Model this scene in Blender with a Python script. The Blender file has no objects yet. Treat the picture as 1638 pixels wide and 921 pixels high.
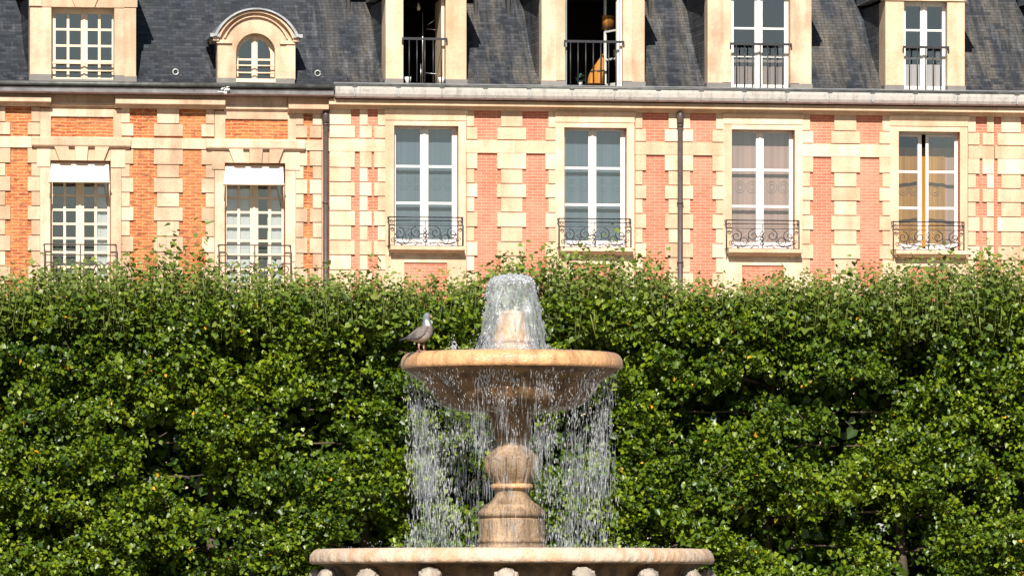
import bpy, math, random
import numpy as np
from mathutils import Vector, Matrix

random.seed(7)
RNG = np.random.default_rng(11)
R = math.radians
S = bpy.context.scene
COL = S.collection

# ------------------------------------------------------------------ camera, sky, sun, exposure
F, CX, HY, EYE = 10000.0, 819.0, 980.0, 1.6        # focal length (photo pixels), principal column, horizon row, eye height
cam = bpy.data.cameras.new('camera'); camo = bpy.data.objects.new('camera', cam); COL.objects.link(camo)
cam.sensor_width = 36.0; cam.lens = 36.0 * F / 1638.0
cam.shift_y = (HY - 460.5) / 1638.0
cam.clip_start = 0.5; cam.clip_end = 4000
camo.location = (0, 0, EYE); camo.rotation_euler = (R(90), 0, 0)
S.camera = camo

SUN_EL, SUN_AZ = 36.5, 3.0                          # elevation; degrees left of the line from behind the camera
world = bpy.data.worlds.new('World'); S.world = world; world.use_nodes = True
wn = world.node_tree.nodes; wl = world.node_tree.links
for n in list(wn): wn.remove(n)
sky = wn.new('ShaderNodeTexSky'); sky.sky_type = 'NISHITA'; sky.sun_disc = False
sky.sun_elevation = R(SUN_EL); sky.sun_rotation = R(180 + SUN_AZ)
sky.air_density = 1.0; sky.dust_density = 0.6; sky.ozone_density = 1.0
bg = wn.new('ShaderNodeBackground'); bg.inputs['Strength'].default_value = 0.05
wo = wn.new('ShaderNodeOutputWorld'); wl.new(sky.outputs[0], bg.inputs[0]); wl.new(bg.outputs[0], wo.inputs[0])
sl = bpy.data.lights.new('sun', 'SUN'); sl.energy = 5.0; sl.angle = R(0.53); sl.color = (1.0, 0.94, 0.85)
so = bpy.data.objects.new('sun', sl); COL.objects.link(so)
so.location = (-20, -60, 80); so.rotation_euler = (R(90 - SUN_EL), 0, R(-SUN_AZ))
S.view_settings.view_transform = 'Standard'; S.view_settings.look = 'None'
S.view_settings.gamma = 1.0; S.view_settings.use_curve_mapping = False
S.view_settings.exposure = 0.64
try:
    S.cycles.max_bounces = 8; S.cycles.transparent_max_bounces = 24
    S.cycles.diffuse_bounces = 3; S.cycles.glossy_bounces = 3; S.cycles.transmission_bounces = 6
    S.cycles.caustics_reflective = False; S.cycles.caustics_refractive = False
except Exception: pass

# ------------------------------------------------------------------ frames of reference
TH = math.atan(0.149); CT, ST = math.cos(TH), math.sin(TH)
YF, YH, YB = 133.0, 92.0, 58.8                      # distances: house fronts, hedge, fountain
ROT = Matrix.Rotation(TH, 4, 'Z')
def Ux(px, w=0.0, Y0=YF):                           # photo column -> metres along the house front
    t = (px - CX) / F
    return (t * (Y0 - w * CT) - w * ST) / (CT - t * ST)
def Vy(py, px, w=0.0, Y0=YF):                       # photo row -> height
    u = Ux(px, w, Y0)
    return EYE + (HY - py) * (Y0 + u * ST - w * CT) / F

# ------------------------------------------------------------------ mesh helper
ABS = {}
class MB:
    def __init__(s): s.v = []; s.f = []; s.m = []; s.r = []; s.s = []; s.T = None
    def add(s, vs, fs, mi=0, r=None, smooth=False):
        b = len(s.v)
        if s.T: vs = [s.T(p) for p in vs]
        s.v.extend([tuple(p) for p in vs])
        r = random.random() if r is None else r
        for f in fs:
            s.f.append([i + b for i in f]); s.m.append(mi); s.r.append(r); s.s.append(smooth)
    def box(s, u0, u1, v0, v1, w0, w1, mi=0, r=None):   # u along, v up, w out of the wall
        if u0 > u1: u0, u1 = u1, u0
        if v0 > v1: v0, v1 = v1, v0
        if w0 > w1: w0, w1 = w1, w0
        a, b = -w1, -w0
        s.add([(u0,a,v0),(u1,a,v0),(u1,b,v0),(u0,b,v0),(u0,a,v1),(u1,a,v1),(u1,b,v1),(u0,b,v1)],
              [(0,3,2,1),(4,5,6,7),(0,1,5,4),(1,2,6,5),(2,3,7,6),(3,0,4,7)], mi, r)
    def pane(s, u0, u1, v0, v1, w): s.add([(u0,-w,v0),(u1,-w,v0),(u1,-w,v1),(u0,-w,v1)], [(0,1,2,3)])
    def hexa(s, p, mi=0, r=None):                       # 8 points: bottom ring 0-3, top ring 4-7
        s.add(p, [(0,3,2,1),(4,5,6,7),(0,1,5,4),(1,2,6,5),(2,3,7,6),(3,0,4,7)], mi, r)
    def prism(s, poly, w0, w1, mi=0, r=None):           # outline in (u, v), counter-clockwise seen from outside
        n = len(poly); vs = [(u, -w1, v) for u, v in poly] + [(u, -w0, v) for u, v in poly]
        fs = [tuple(range(n)), tuple(range(2*n-1, n-1, -1))] + [(i, i+n, (i+1) % n + n, (i+1) % n) for i in range(n)]
        s.add(vs, fs, mi, r)
    def mould(s, u0, u1, prof, mi=0, r=None, smooth=False):   # outline in (w, v) run along u
        n = len(prof); vs = [(u0, -w, v) for w, v in prof] + [(u1, -w, v) for w, v in prof]
        fs = [tuple(range(n)), tuple(range(2*n-1, n-1, -1))] + [(i, i+n, (i+1) % n + n, (i+1) % n) for i in range(n)]
        s.add(vs, fs, mi, r, smooth)
    def tube(s, pts, rad, n=6, mi=0, r=None, smooth=True):
        P = [Vector(p) for p in pts]; k = len(P); vs = []; fs = []
        rads = rad if isinstance(rad, (list, tuple)) else [rad] * k
        prev = None
        for i in range(k):
            d = (P[min(i+1, k-1)] - P[max(i-1, 0)])
            if d.length < 1e-9: d = Vector((0, 0, 1))
            d.normalize()
            if prev is None:
                a = Vector((0, 0, 1)) if abs(d.z) < .9 else Vector((1, 0, 0))
                x = d.cross(a).normalized()
            else:
                x = (prev - d * prev.dot(d))
                x = x.normalized() if x.length > 1e-6 else d.orthogonal().normalized()
            prev = x; y = d.cross(x)
            for j in range(n):
                t = 2 * math.pi * j / n
                vs.append(P[i] + (x * math.cos(t) + y * math.sin(t)) * rads[i])
        for i in range(k - 1):
            for j in range(n):
                fs.append((i*n+j, i*n+(j+1) % n, (i+1)*n+(j+1) % n, (i+1)*n+j))
        fs.append(tuple(range(n-1, -1, -1))); fs.append(tuple(range((k-1)*n, k*n)))
        s.add(vs, fs, mi, r, smooth)
    def lathe(s, prof, n=64, mi=0, r=None, lobes=None, c=(0, 0), smooth=True):   # prof: (radius, z) from top to bottom
        vs = []; fs = []; k = len(prof)
        for i, (rr, z) in enumerate(prof):
            for j in range(n):
                t = 2 * math.pi * j / n; q = rr
                if lobes: q = rr * (1 + lobes(i, t))
                vs.append((c[0] + q * math.cos(t), c[1] + q * math.sin(t), z))
        for i in range(k - 1):
            for j in range(n):
                fs.append((i*n+j, (i+1)*n+j, (i+1)*n+(j+1) % n, i*n+(j+1) % n))
        s.add(vs, fs, mi, r, smooth)
    def build(s, name, mats, parent=None, frame='house', Y0=YF):
        me = bpy.data.meshes.new(name)
        V = np.array(s.v, dtype=np.float64)
        lo, hi = V.min(0), V.max(0); c = np.array([(lo[0]+hi[0])/2, (lo[1]+hi[1])/2, lo[2]])
        me.from_pydata((V - c).tolist(), [], s.f)
        mats = mats if isinstance(mats, (list, tuple)) else [mats]
        for m in mats: me.materials.append(m)
        me.polygons.foreach_set('material_index', s.m)
        me.polygons.foreach_set('use_smooth', s.s)
        a = me.attributes.new('rnd', 'FLOAT', 'FACE'); a.data.foreach_set('value', s.r)
        a = me.attributes.new('fp', 'FLOAT_VECTOR', 'POINT'); a.data.foreach_set('vector', V.ravel())
        me.update()
        o = bpy.data.objects.new(name, me); COL.objects.link(o)
        place(o, Vector(c), parent, frame, Y0)
        return o
def place(o, c, parent=None, frame='house', Y0=YF):
    ABS[o.name] = Vector(c)
    if parent is not None:
        o.parent = parent; o.location = Vector(c) - ABS[parent.name]
    elif frame == 'house':
        o.location = Vector((0, Y0, 0)) + ROT @ Vector(c); o.rotation_euler = (0, 0, TH)
    else: o.location = c
def empty(name, c, frame='house', Y0=YF):
    o = bpy.data.objects.new(name, None); COL.objects.link(o); o.empty_display_size = .3
    place(o, Vector(c), None, frame, Y0); return o
def tag(o, label=None, cat=None, group=None, kind=None):
    if label: o['label'] = label
    if cat: o['category'] = cat
    if group: o['group'] = group
    if kind: o['kind'] = kind
    return o

# ------------------------------------------------------------------ materials
class N:
    def __init__(s, name):
        s.m = bpy.data.materials.new(name); s.m.use_nodes = True; s.t = s.m.node_tree
        s.b = s.t.nodes['Principled BSDF']; s.out = s.t.nodes['Material Output']
    def n(s, typ, ins=None, **kw):
        x = s.t.nodes.new('ShaderNode' + typ)
        for k, v in kw.items(): setattr(x, k, v)
        for k, v in (ins or {}).items(): s.set(x.inputs[k], v)
        return x
    def set(s, sock, v):
        if hasattr(v, 'is_output') or isinstance(v, bpy.types.NodeSocket): s.t.links.new(v, sock)
        else:
            if isinstance(v, tuple) and len(v) == 3 and sock.type == 'RGBA': v = v + (1,)
            sock.default_value = v
    def math(s, op, a, b=None, c=None, clamp=False):
        x = s.n('Math', operation=op, use_clamp=clamp); s.set(x.inputs[0], a)
        if b is not None: s.set(x.inputs[1], b)
        if c is not None: s.set(x.inputs[2], c)
        return x.outputs[0]
    def mix(s, f, a, b, blend='MIX'):
        x = s.n('Mix', data_type='RGBA', blend_type=blend, clamp_factor=True)
        s.set(x.inputs[0], f); s.set(x.inputs[6], a); s.set(x.inputs[7], b); return x.outputs[2]
    def attr(s, name, vec=False):
        x = s.n('Attribute', attribute_name=name); return x.outputs['Vector' if vec else 'Fac']
    def fp(s, scale=(1, 1, 1)):
        x = s.n('Mapping'); s.set(x.inputs['Vector'], s.attr('fp', True)); x.inputs['Scale'].default_value = scale; return x.outputs[0]
    def noise(s, scale, vec=None, detail=4, rough=.55, dist=0.0):
        x = s.n('TexNoise', {'Scale': scale, 'Detail': detail, 'Roughness': rough, 'Distortion': dist})
        s.set(x.inputs['Vector'], vec if vec is not None else s.attr('fp', True)); return x.outputs['Fac']
    def ramp(s, f, stops):
        x = s.n('ValToRGB'); s.set(x.inputs[0], f); e = x.color_ramp.elements
        while len(e) < len(stops): e.new(.5)
        for i, (p, c) in enumerate(stops):
            e[i].position = p; e[i].color = (c, c, c, 1) if not isinstance(c, tuple) else c + (1,)
        return x.outputs[0]
    def bump(s, h, strength=.3, dist=.01):
        x = s.n('Bump', {'Strength': strength, 'Distance': dist, 'Height': h}); s.set(s.b.inputs['Normal'], x.outputs[0]); return x.outputs[0]
    def p(s, **kw):
        for k, v in kw.items(): s.set(s.b.inputs[k.replace('_', ' ')], v)
        return s
    def surf(s, sh): s.t.links.new(sh, s.out.inputs['Surface'])

def m_stone(name, c1, c2, stain, amount=.35, rough=.85):
    k = N(name)
    base = k.mix(k.attr('rnd'), c1, c2)
    big = k.noise(1.3, detail=5, rough=.62)
    streak = k.noise(1.0, k.fp((5, 5, .7)), detail=4)
    f = k.math('MULTIPLY', k.ramp(k.math('ADD', k.math('MULTIPLY', big, .6), k.math('MULTIPLY', streak, .4)), [(.44, 0.), (.66, 1.)]), amount)
    base = k.mix(f, base, stain)
    fine = k.noise(28, detail=3)
    base = k.mix(.22, base, k.ramp(fine, [(.3, .25), (.7, 1.)]), 'MULTIPLY')
    k.p(Base_Color=base, Roughness=rough); k.b.inputs['Specular IOR Level'].default_value = .25
    k.bump(k.math('ADD', k.noise(35, detail=4), big), .35, .012)
    return k.m
M = {}
M['stone_l'] = m_stone('warm_limestone', (.58, .39, .26), (.78, .58, .42), (.31, .20, .125), .75)
M['stone_m'] = m_stone('cream_limestone', (.64, .455, .305), (.86, .685, .495), (.44, .27, .155), .7)
M['stone_d'] = m_stone('dormer_limestone', (.74, .53, .34), (.82, .63, .41), (.5, .35, .2), .35)
M['stone_dk'] = m_stone('lead_footing', (.20, .19, .18), (.27, .25, .23), (.12, .11, .11), .5)

def m_brick(name, c1, c2, c3, mortar, bw, rh, ms, wob, spot):
    k = N(name)
    sep = k.n('SeparateXYZ', {0: k.attr('fp', True)})
    wobv = k.math('MULTIPLY', k.math('SUBTRACT', k.noise(3.0, detail=2), .5), wob)
    vec = k.n('CombineXYZ', {0: sep.outputs[0], 1: k.math('ADD', sep.outputs[2], wobv), 2: 0.0}).outputs[0]
    b = k.n('TexBrick', {'Vector': vec, 'Color1': c1, 'Color2': c2, 'Mortar': mortar, 'Scale': 1.0, 'Mortar Size': ms,
                         'Mortar Smooth': .3, 'Bias': 0.0, 'Brick Width': bw, 'Row Height': rh})
    nz = k.noise(6.0, k.fp((1, 1, 2.5)), detail=3)
    col = k.mix(k.math('MULTIPLY', k.ramp(nz, [(.5, 0.), (.68, 1.)]), spot), b.outputs['Color'], c3)
    pale = k.ramp(k.noise(1.1, detail=4), [(.42, 0.), (.7, 1.)])
    col = k.mix(k.math('MULTIPLY', pale, .38), col, mortar)
    soot = k.ramp(k.noise(.9, k.fp((2.2, 1, .8)), detail=6, rough=.7), [(.52, 0.), (.78, 1.)])
    col = k.mix(k.math('MULTIPLY', soot, .4), col, c3)
    k.p(Base_Color=col, Roughness=.9); k.b.inputs['Specular IOR Level'].default_value = .2
    h = k.math('ADD', k.math('SUBTRACT', 1.0, b.outputs['Fac']), k.math('MULTIPLY', k.noise(30), .4))
    k.bump(h, .5, .01)
    return k.m
M['brick_l'] = m_brick('orange_brick', (.53, .17, .052), (.36, .078, .033), (.15, .048, .033), (.56, .29, .135), .25, .066, .012, .07, .85)
M['brick_m'] = m_brick('salmon_brick', (.58, .185, .115), (.50, .14, .085), (.40, .105, .06), (.66, .37, .26), .22, .063, .007, .004, .3)

def m_slate():
    k = N('roof_slate')
    sep = k.n('SeparateXYZ', {0: k.attr('fp', True)})
    row = k.math('FLOOR', k.math('DIVIDE', sep.outputs[2], .066))
    fr = k.math('FRACT', k.math('DIVIDE', sep.outputs[2], .066))
    uu = k.math('ADD', k.math('DIVIDE', sep.outputs[0], .17), k.math('MULTIPLY', k.math('MODULO', row, 2.0), .5))
    cell = k.math('FLOOR', uu); fu = k.math('FRACT', uu)
    cv = k.n('CombineXYZ', {0: cell, 1: row, 2: 0.0}).outputs[0]
    wn_ = k.n('TexWhiteNoise', {'Vector': cv}, noise_dimensions='2D').outputs['Value']
    col = k.mix(wn_, (.013, .017, .023), (.044, .050, .061))
    right = k.math('MULTIPLY', k.math('SUBTRACT', sep.outputs[0], Ux(500)), .8, clamp=True)      # the two newer roofs carry more lichen
    lich = k.ramp(k.noise(.6, k.fp((5.5, 1, .32)), detail=7, rough=.72), [(.44, 0.), (.72, 1.)])
    col = k.mix(k.math('MULTIPLY', lich, k.math('ADD', .10, k.math('MULTIPLY', right, .48))), col, (.235, .20, .15))
    pv = k.n('CombineXYZ', {0: k.math('MULTIPLY', cell, .35), 1: k.math('MULTIPLY', row, .42), 2: 3.1}).outputs[0]
    far = k.math('MULTIPLY', k.math('SUBTRACT', sep.outputs[0], Ux(1500)), 1.2, clamp=True)
    patch = k.ramp(k.noise(1.0, pv, detail=2), [(.60, 0.), (.61, 1.)])
    col = k.mix(k.math('MULTIPLY', patch, k.math('ADD', .28, k.math('MULTIPLY', far, .6))), col, (.024, .028, .036))
    pale = k.ramp(k.noise(.9, k.fp((4.5, 1, .45)), detail=6, rough=.7), [(.56, 0.), (.72, 1.)])
    col = k.mix(k.math('MULTIPLY', pale, .5), col, (.20, .20, .21))
    e1 = k.math('LESS_THAN', fr, .16); e2 = k.math('LESS_THAN', fu, .07)
    edge = k.math('MAXIMUM', e1, k.math('MULTIPLY', e2, .8))
    col = k.mix(k.math('MULTIPLY', edge, .78), col, (.018, .019, .022))
    k.p(Base_Color=col, Roughness=.62); k.b.inputs['Specular IOR Level'].default_value = .35
    h = k.math('SUBTRACT', k.math('ADD', k.math('MULTIPLY', wn_, .6), k.math('SUBTRACT', 1.0, fr)), edge)
    k.bump(h, .5, .012)
    return k.m
M['slate'] = m_slate()

def m_plain(name, c, rough=.5, metal=0.0, var=.25, scale=6, bump=.1, spec=.5):
    k = N(name)
    nz = k.noise(scale, detail=5, rough=.6)
    col = k.mix(k.ramp(nz, [(.3, 0.), (.7, 1.)]), tuple(x * (1 - var) for x in c), tuple(min(1, x * (1 + var * .6)) for x in c))
    k.p(Base_Color=col, Roughness=rough, Metallic=metal); k.b.inputs['Specular IOR Level'].default_value = spec
    if bump: k.bump(k.noise(scale * 5), bump, .005)
    return k.m
M['zinc'] = m_plain('weathered_zinc', (.36, .37, .38), .45, .35, .4, 4)
M['zinc_dk'] = m_plain('dark_gutter_zinc', (.10, .105, .10), .5, .3, .5, 5)
def m_pzinc():
    k = N('pale_gutter_zinc')
    st = k.ramp(k.noise(1.0, k.fp((7, 3, 1.2)), detail=5, rough=.7), [(.5, 0.), (.72, 1.)])
    sp = k.ramp(k.noise(9, detail=5, rough=.7), [(.52, 0.), (.7, 1.)])
    col = k.mix(k.math('MULTIPLY', st, .55), (.55, .52, .48), (.22, .19, .16))
    col = k.mix(k.math('MULTIPLY', sp, .4), col, (.16, .14, .12))
    k.p(Base_Color=col, Roughness=.55); k.bump(k.noise(12), .3, .01); return k.m
M['zinc_pale'] = m_pzinc()
M['lead_red'] = m_plain('rusty_lead_edge', (.17, .10, .085), .6, 0, .4, 6)
M['paint_w'] = m_plain('white_window_paint', (.74, .73, .68), .4, 0, .12, 8)
M['paint_b'] = m_plain('beige_window_paint', (.74, .60, .43), .45, 0, .12, 8)
M['paint_g'] = m_plain('grey_window_paint', (.20, .26, .28), .45, 0, .15, 8)
M['iron'] = m_plain('black_iron', (.022, .022, .026), .45, 0, .3, 10)
M['iron_b'] = m_plain('brown_iron', (.075, .055, .045), .5, 0, .3, 10)
M['pipe'] = m_plain('brown_downpipe', (.075, .056, .05), .5, .1, .3, 5)
M['plaster'] = m_plain('room_plaster', (.30, .28, .25), .9, 0, .1, 3)
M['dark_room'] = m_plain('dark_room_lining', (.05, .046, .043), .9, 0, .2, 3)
M['wood'] = m_plain('floor_boards', (.12, .07, .04), .6, 0, .3, 5)
M['steel'] = m_plain('brushed_steel', (.55, .55, .55), .3, .9, .15, 8)
M['white'] = m_plain('white_glaze', (.75, .75, .74), .3, 0, .1, 9)

def m_glass():
    k = N('window_glass')
    tr = k.n('BsdfTransparent', {'Color': (.86, .91, .92)}); gl = k.n('BsdfGlossy', {'Roughness': .0, 'Color': (.85, .93, 1.0)})
    b = k.n('Bump', {'Strength': .06, 'Distance': .02, 'Height': k.noise(1.6, detail=2)})
    k.t.links.new(b.outputs[0], gl.inputs['Normal'])
    ge = k.n('NewGeometry'); dt = k.n('VectorMath', {0: ge.outputs['Incoming'], 1: ge.outputs['True Normal']}, operation='DOT_PRODUCT')
    c1 = k.math('SUBTRACT', 1.0, k.math('ABSOLUTE', dt.outputs['Value']), clamp=True)
    f = k.math('ADD', .18, k.math('MULTIPLY', k.math('POWER', c1, 5.0), .85), clamp=True)
    mx = k.n('MixShader', {0: f, 1: tr.outputs[0], 2: gl.outputs[0]}); k.surf(mx.outputs[0]); return k.m
M['glass'] = m_glass()
def m_cloth(name, c, tl=.3, var=.2, c2=None):
    k = N(name)
    fold_shade = k.noise(1.0, k.fp((14, 1, .25)), detail=3)  # upright streaks, shade of folds painted into the cloth colour
    col = k.mix(k.ramp(fold_shade, [(.35, 0.), (.65, 1.)]), tuple(x * (1 - var) for x in c), c2 or c)
    d = k.n('BsdfDiffuse', {'Color': col}); t = k.n('BsdfTranslucent', {'Color': col})
    mx = k.n('MixShader', {0: tl, 1: d.outputs[0], 2: t.outputs[0]}); k.surf(mx.outputs[0]); return k.m
M['sheer_grey'] = m_cloth('grey_sheer', (.19, .235, .275), .3, .2)
M['sheer_lace'] = m_cloth('grey_lace', (.22, .28, .30), .3, .2)
M['sheer_pink'] = m_cloth('pink_sheer', (.64, .41, .34), .3, .22)
M['lace_pink'] = m_cloth('pink_lace', (.46, .33, .29), .3, .2)
M['sheer_ochre'] = m_cloth('ochre_drape', (.74, .35, .085), .3, .45)
M['lace_ochre'] = m_cloth('ochre_lace', (.42, .24, .09), .3, .2)
M['cloth_white'] = m_cloth('white_curtain', (.80, .79, .76), .3, .08)
M['awning'] = m_cloth('white_awning_canvas', (.84, .80, .72), .2, .03)
M['orange'] = m_cloth('orange_cloth', (.62, .27, .06), .2, .25)
M['pinkish'] = m_cloth('pale_pink_cloth', (.62, .52, .50), .2, .1)

def m_wet(name, c1, c2, stain, rough=.4, rip=0):
    k = N(name)
    a = k.noise(3.2, detail=6, rough=.65); b = k.noise(1.0, k.fp((9, 9, 1.6)), detail=4)
    col = k.mix(k.ramp(a, [(.35, 0.), (.65, 1.)]), c1, c2)
    col = k.mix(k.math('MULTIPLY', k.ramp(b, [(.44, 0.), (.64, 1.)]), .8), col, stain)
    sp = k.ramp(k.noise(38, detail=4, rough=.7), [(.54, 0.), (.68, 1.)])
    col = k.mix(k.math('MULTIPLY', sp, .5), col, tuple(x * .5 for x in stain))
    k.p(Base_Color=col, Roughness=k.ramp(a, [(.3, rough * .7), (.7, min(1, rough * 1.5))]))
    h = k.math('ADD', k.noise(22, detail=5), k.math('MULTIPLY', k.noise(70, detail=2), .5))
    if rip:
        w = k.n('TexWave', {'Vector': k.n('CombineXYZ', {0: k.attr('ang'), 1: 0.0, 2: 0.0}).outputs[0], 'Scale': rip, 'Distortion': 1.5, 'Detail': 2.0})
        h = k.math('ADD', h, k.math('MULTIPLY', w.outputs['Fac'], .6))
    k.bump(h, .75, .016); return k.m
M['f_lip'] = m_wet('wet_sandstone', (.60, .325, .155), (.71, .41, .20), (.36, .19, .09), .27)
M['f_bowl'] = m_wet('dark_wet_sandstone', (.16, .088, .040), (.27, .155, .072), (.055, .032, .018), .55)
M['f_body'] = m_wet('stained_sandstone', (.27, .185, .115), (.44, .30, .185), (.15, .095, .055), .45)
M['f_rim'] = m_wet('pitted_limestone', (.46, .37, .29), (.64, .50, .38), (.50, .30, .17), .6)
M['f_lion'] = m_wet('pale_carved_limestone', (.34, .29, .24), (.46, .40, .33), (.22, .18, .14), .85)

def m_water(name, alpha, wht):
    k = N(name)
    tr = k.n('BsdfTransparent', {'Color': (.94, .97, 1.0)})
    df = k.n('BsdfDiffuse', {'Color': (wht, wht, wht * 1.01)}); tl = k.n('BsdfTranslucent', {'Color': (wht, wht, wht * 1.02)})
    gl = k.n('BsdfGlossy', {'Roughness': .08, 'Color': (1, 1, 1)})
    a = k.n('MixShader', {0: .5, 1: df.outputs[0], 2: tl.outputs[0]})
    b = k.n('MixShader', {0: .30, 1: a.outputs[0], 2: gl.outputs[0]})
    c = k.n('MixShader', {0: alpha, 1: tr.outputs[0], 2: b.outputs[0]}); k.surf(c.outputs[0]); return k.m
M['drop'] = m_water('falling_drops', .74, .97)
M['mist'] = m_water('thin_water_threads', .34, .95)
def m_shell():
    k = N('water_film')
    n1 = k.noise(1.0, k.fp((17, 17, 3.6)), detail=6, rough=.68, dist=.8)
    lw = k.n('LayerWeight', {'Blend': .45}); al = k.math('MULTIPLY', k.ramp(n1, [(.38, .07), (.52, .40), (.64, 1.)]), k.math('ADD', .30, k.math('MULTIPLY', lw.outputs['Facing'], .85)), clamp=True)
    tr = k.n('BsdfTransparent', {'Color': (.95, .98, 1.0)})
    df = k.n('BsdfDiffuse', {'Color': (.94, .96, .98)}); tl = k.n('BsdfTranslucent', {'Color': (.94, .96, .98)})
    gl = k.n('BsdfGlossy', {'Roughness': .12, 'Color': (1, 1, 1)})
    bp = k.n('Bump', {'Strength': .9, 'Distance': .03, 'Height': n1}); k.t.links.new(bp.outputs[0], gl.inputs['Normal'])
    a = k.n('MixShader', {0: .5, 1: df.outputs[0], 2: tl.outputs[0]}); b = k.n('MixShader', {0: .35, 1: a.outputs[0], 2: gl.outputs[0]})
    c = k.n('MixShader', {0: al, 1: tr.outputs[0], 2: b.outputs[0]}); k.surf(c.outputs[0]); return k.m
M['film'] = m_shell()
def m_pool():
    k = N('pool_water'); k.p(Base_Color=(.03, .05, .045), Roughness=.06); k.bump(k.noise(9, detail=4), .5, .03); return k.m
M['pool'] = m_pool()

def m_leaf(name, stops, tl, rough):
    k = N(name)
    col = k.ramp(k.attr('rnd'), stops)
    k.p(Base_Color=col, Roughness=rough); k.b.inputs['Specular IOR Level'].default_value = .42
    tcol = k.mix(.55, col, (.30, .42, .02), 'MIX')
    t = k.n('BsdfTranslucent', {'Color': tcol})
    mx = k.n('MixShader', {0: tl, 1: k.b.outputs[0], 2: t.outputs[0]}); k.surf(mx.outputs[0]); return k.m
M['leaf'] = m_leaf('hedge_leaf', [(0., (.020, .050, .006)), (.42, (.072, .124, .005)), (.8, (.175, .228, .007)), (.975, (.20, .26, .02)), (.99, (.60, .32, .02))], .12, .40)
M['leaf_top'] = m_leaf('shoot_leaf', [(0., (.055, .095, .016)), (.5, (.12, .175, .028)), (1., (.22, .27, .045))], .25, .42)
M['twig'] = m_plain('green_twig', (.16, .19, .035), .6, 0, .3, 8)
M['bark'] = m_plain('brown_bark', (.09, .065, .045), .9, 0, .4, 8)

# ------------------------------------------------------------------ ground
def m_gravel(name, c1, c2, sc):
    k = N(name); tc = k.n('TexCoord').outputs['Object']
    a = k.noise(sc, tc, detail=6, rough=.7); k.p(Base_Color=k.mix(a, c1, c2), Roughness=.95); k.bump(k.noise(sc * 6, tc), .5, .02); return k.m
M['gravel'] = m_gravel('pale_gravel', (.24, .20, .15), (.38, .33, .26), 3)
M['asphalt'] = m_gravel('asphalt', (.04, .04, .042), (.065, .065, .065), 4)
M['paving'] = m_gravel('stone_paving', (.22, .21, .19), (.30, .28, .25), 2)
def sheet(name, x0, x1, y0, y1, z, m, frame='house', thick=None):
    b = MB(); zz = z - (thick or .3); b.box(x0, x1, zz, z, -y1, -y0); o = b.build(name, m, None, frame); o['kind'] = 'structure'; return o
sheet('ground', -1500, 1500, -400, 2200, 0.0, M['gravel'], 'world')
sheet('road', -120, 120, -13, -4.2, 0.004, M['asphalt'])
sheet('pavement', -120, 120, -4.2, 0.0, 0.14, M['paving'])

# ------------------------------------------------------------------ houses
VE = Vy(131, 100)                                    # eaves height
def rdepth(h): return 0.95 * h + 0.30 * (1 - math.exp(-max(h, 0) / .14))     # how far the roof has gone back at height h over the eaves
def cells(b, ub, vb, holes, wf, wb, mi=0):           # slab of cells with openings left out
    ub = sorted(set(round(x, 5) for x in ub)); vb = sorted(set(round(x, 5) for x in vb))
    for i in range(len(ub) - 1):
        for j in range(len(vb) - 1):
            u0, u1, v0, v1 = ub[i], ub[i+1], vb[j], vb[j+1]; cu, cv = (u0+u1)/2, (v0+v1)/2
            if any(a < cu < c and d < cv < e for a, c, d, e in holes): continue
            b.hexa([(u0,-wf(v0),v0),(u1,-wf(v0),v0),(u1,-wb(v0),v0),(u0,-wb(v0),v0),
                    (u0,-wf(v1),v1),(u1,-wf(v1),v1),(u1,-wb(v1),v1),(u0,-wb(v1),v1)], mi, .5)

class House:
    def __init__(s, name, px0, px1, label, stone, brick):
        s.u0, s.u1 = Ux(px0), Ux(px1); s.stone, s.brick = M[stone], M[brick]
        s.root = empty(name, ((s.u0+s.u1)/2, 0, 0)); tag(s.root, label, 'house', 'brick and stone houses behind the hedge')
        s.holes = []; s.rholes = []; s.q = {}
    def finish(s, vtop):
        b = MB()
        ub = [s.u0, s.u1]; vb = [0, vtop, 4.6]
        for h in s.holes: ub += h[:2]; vb += h[2:]
        cells(b, ub, vb, s.holes, lambda v: 0.0, lambda v: -.42, 0)
        e = .003
        b.box(s.u0+e, s.u0+.3, 0, VE-.05, -10, -.425, 1); b.box(s.u1-.3, s.u1-e, 0, VE-.05, -10, -.425, 1)
        b.box(s.u0+e, s.u1-e, 0, VE-.05, -10.4, -10.003, 1)
        fl = Vy(470, 100)                            # first floor boards
        b.box(s.u0+.31, s.u1-.31, fl-.4, fl, -9.99, -.43, 2)
        b.box(s.u0+.31, s.u1-.31, VE-.5, VE-.12, -9.99, -.43, 1)
        b.box(s.u0+.002, s.u1-.002, 0.02, mv[-1]-.02, -.02, .06, 3)
        s.wall = b.build('wall', [s.brick, M['plaster'], M['wood'], s.stone], s.root)
        for q in s.q.values(): q.build('quoin_strip', s.stone, s.root)
        b = MB(); hs = [0, .06, .14, .28, .5, 1.0, 5.0]; ub = [s.u0, s.u1]; vb = [VE + h for h in hs]
        for h in s.rholes: ub += h[:2]; vb += h[2:]
        cells(b, ub, vb, s.rholes, lambda v: .02 - rdepth(v-VE), lambda v: -.12 - rdepth(v-VE), 0)
        d = rdepth(5.0)
        b.box(s.u0, s.u1, VE+4.9, VE+5.0, -10.5, -d-.13, 0)
        b.box(s.u0, s.u1, VE-.04, VE+4.89, -10.5, -10.41, 0)
        for (a, c) in ((s.u0, s.u0+.12), (s.u1-.12, s.u1)):
            b.prism_w = None
            poly = [(-.45, VE-.04), (-10.4, VE-.04), (-10.4, VE+4.88), (-d-.2, VE+4.88), (-.5-.2, VE+.3)]
            b.mould(a, c, poly, 1)
        b.box(s.u0+.13, s.u1-.13, VE-.11, VE-.05, -10.3, -.02, 2)
        s.roof = b.build('roof', [M['slate'], M['dark_room'], M['wood']], s.root)

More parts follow.
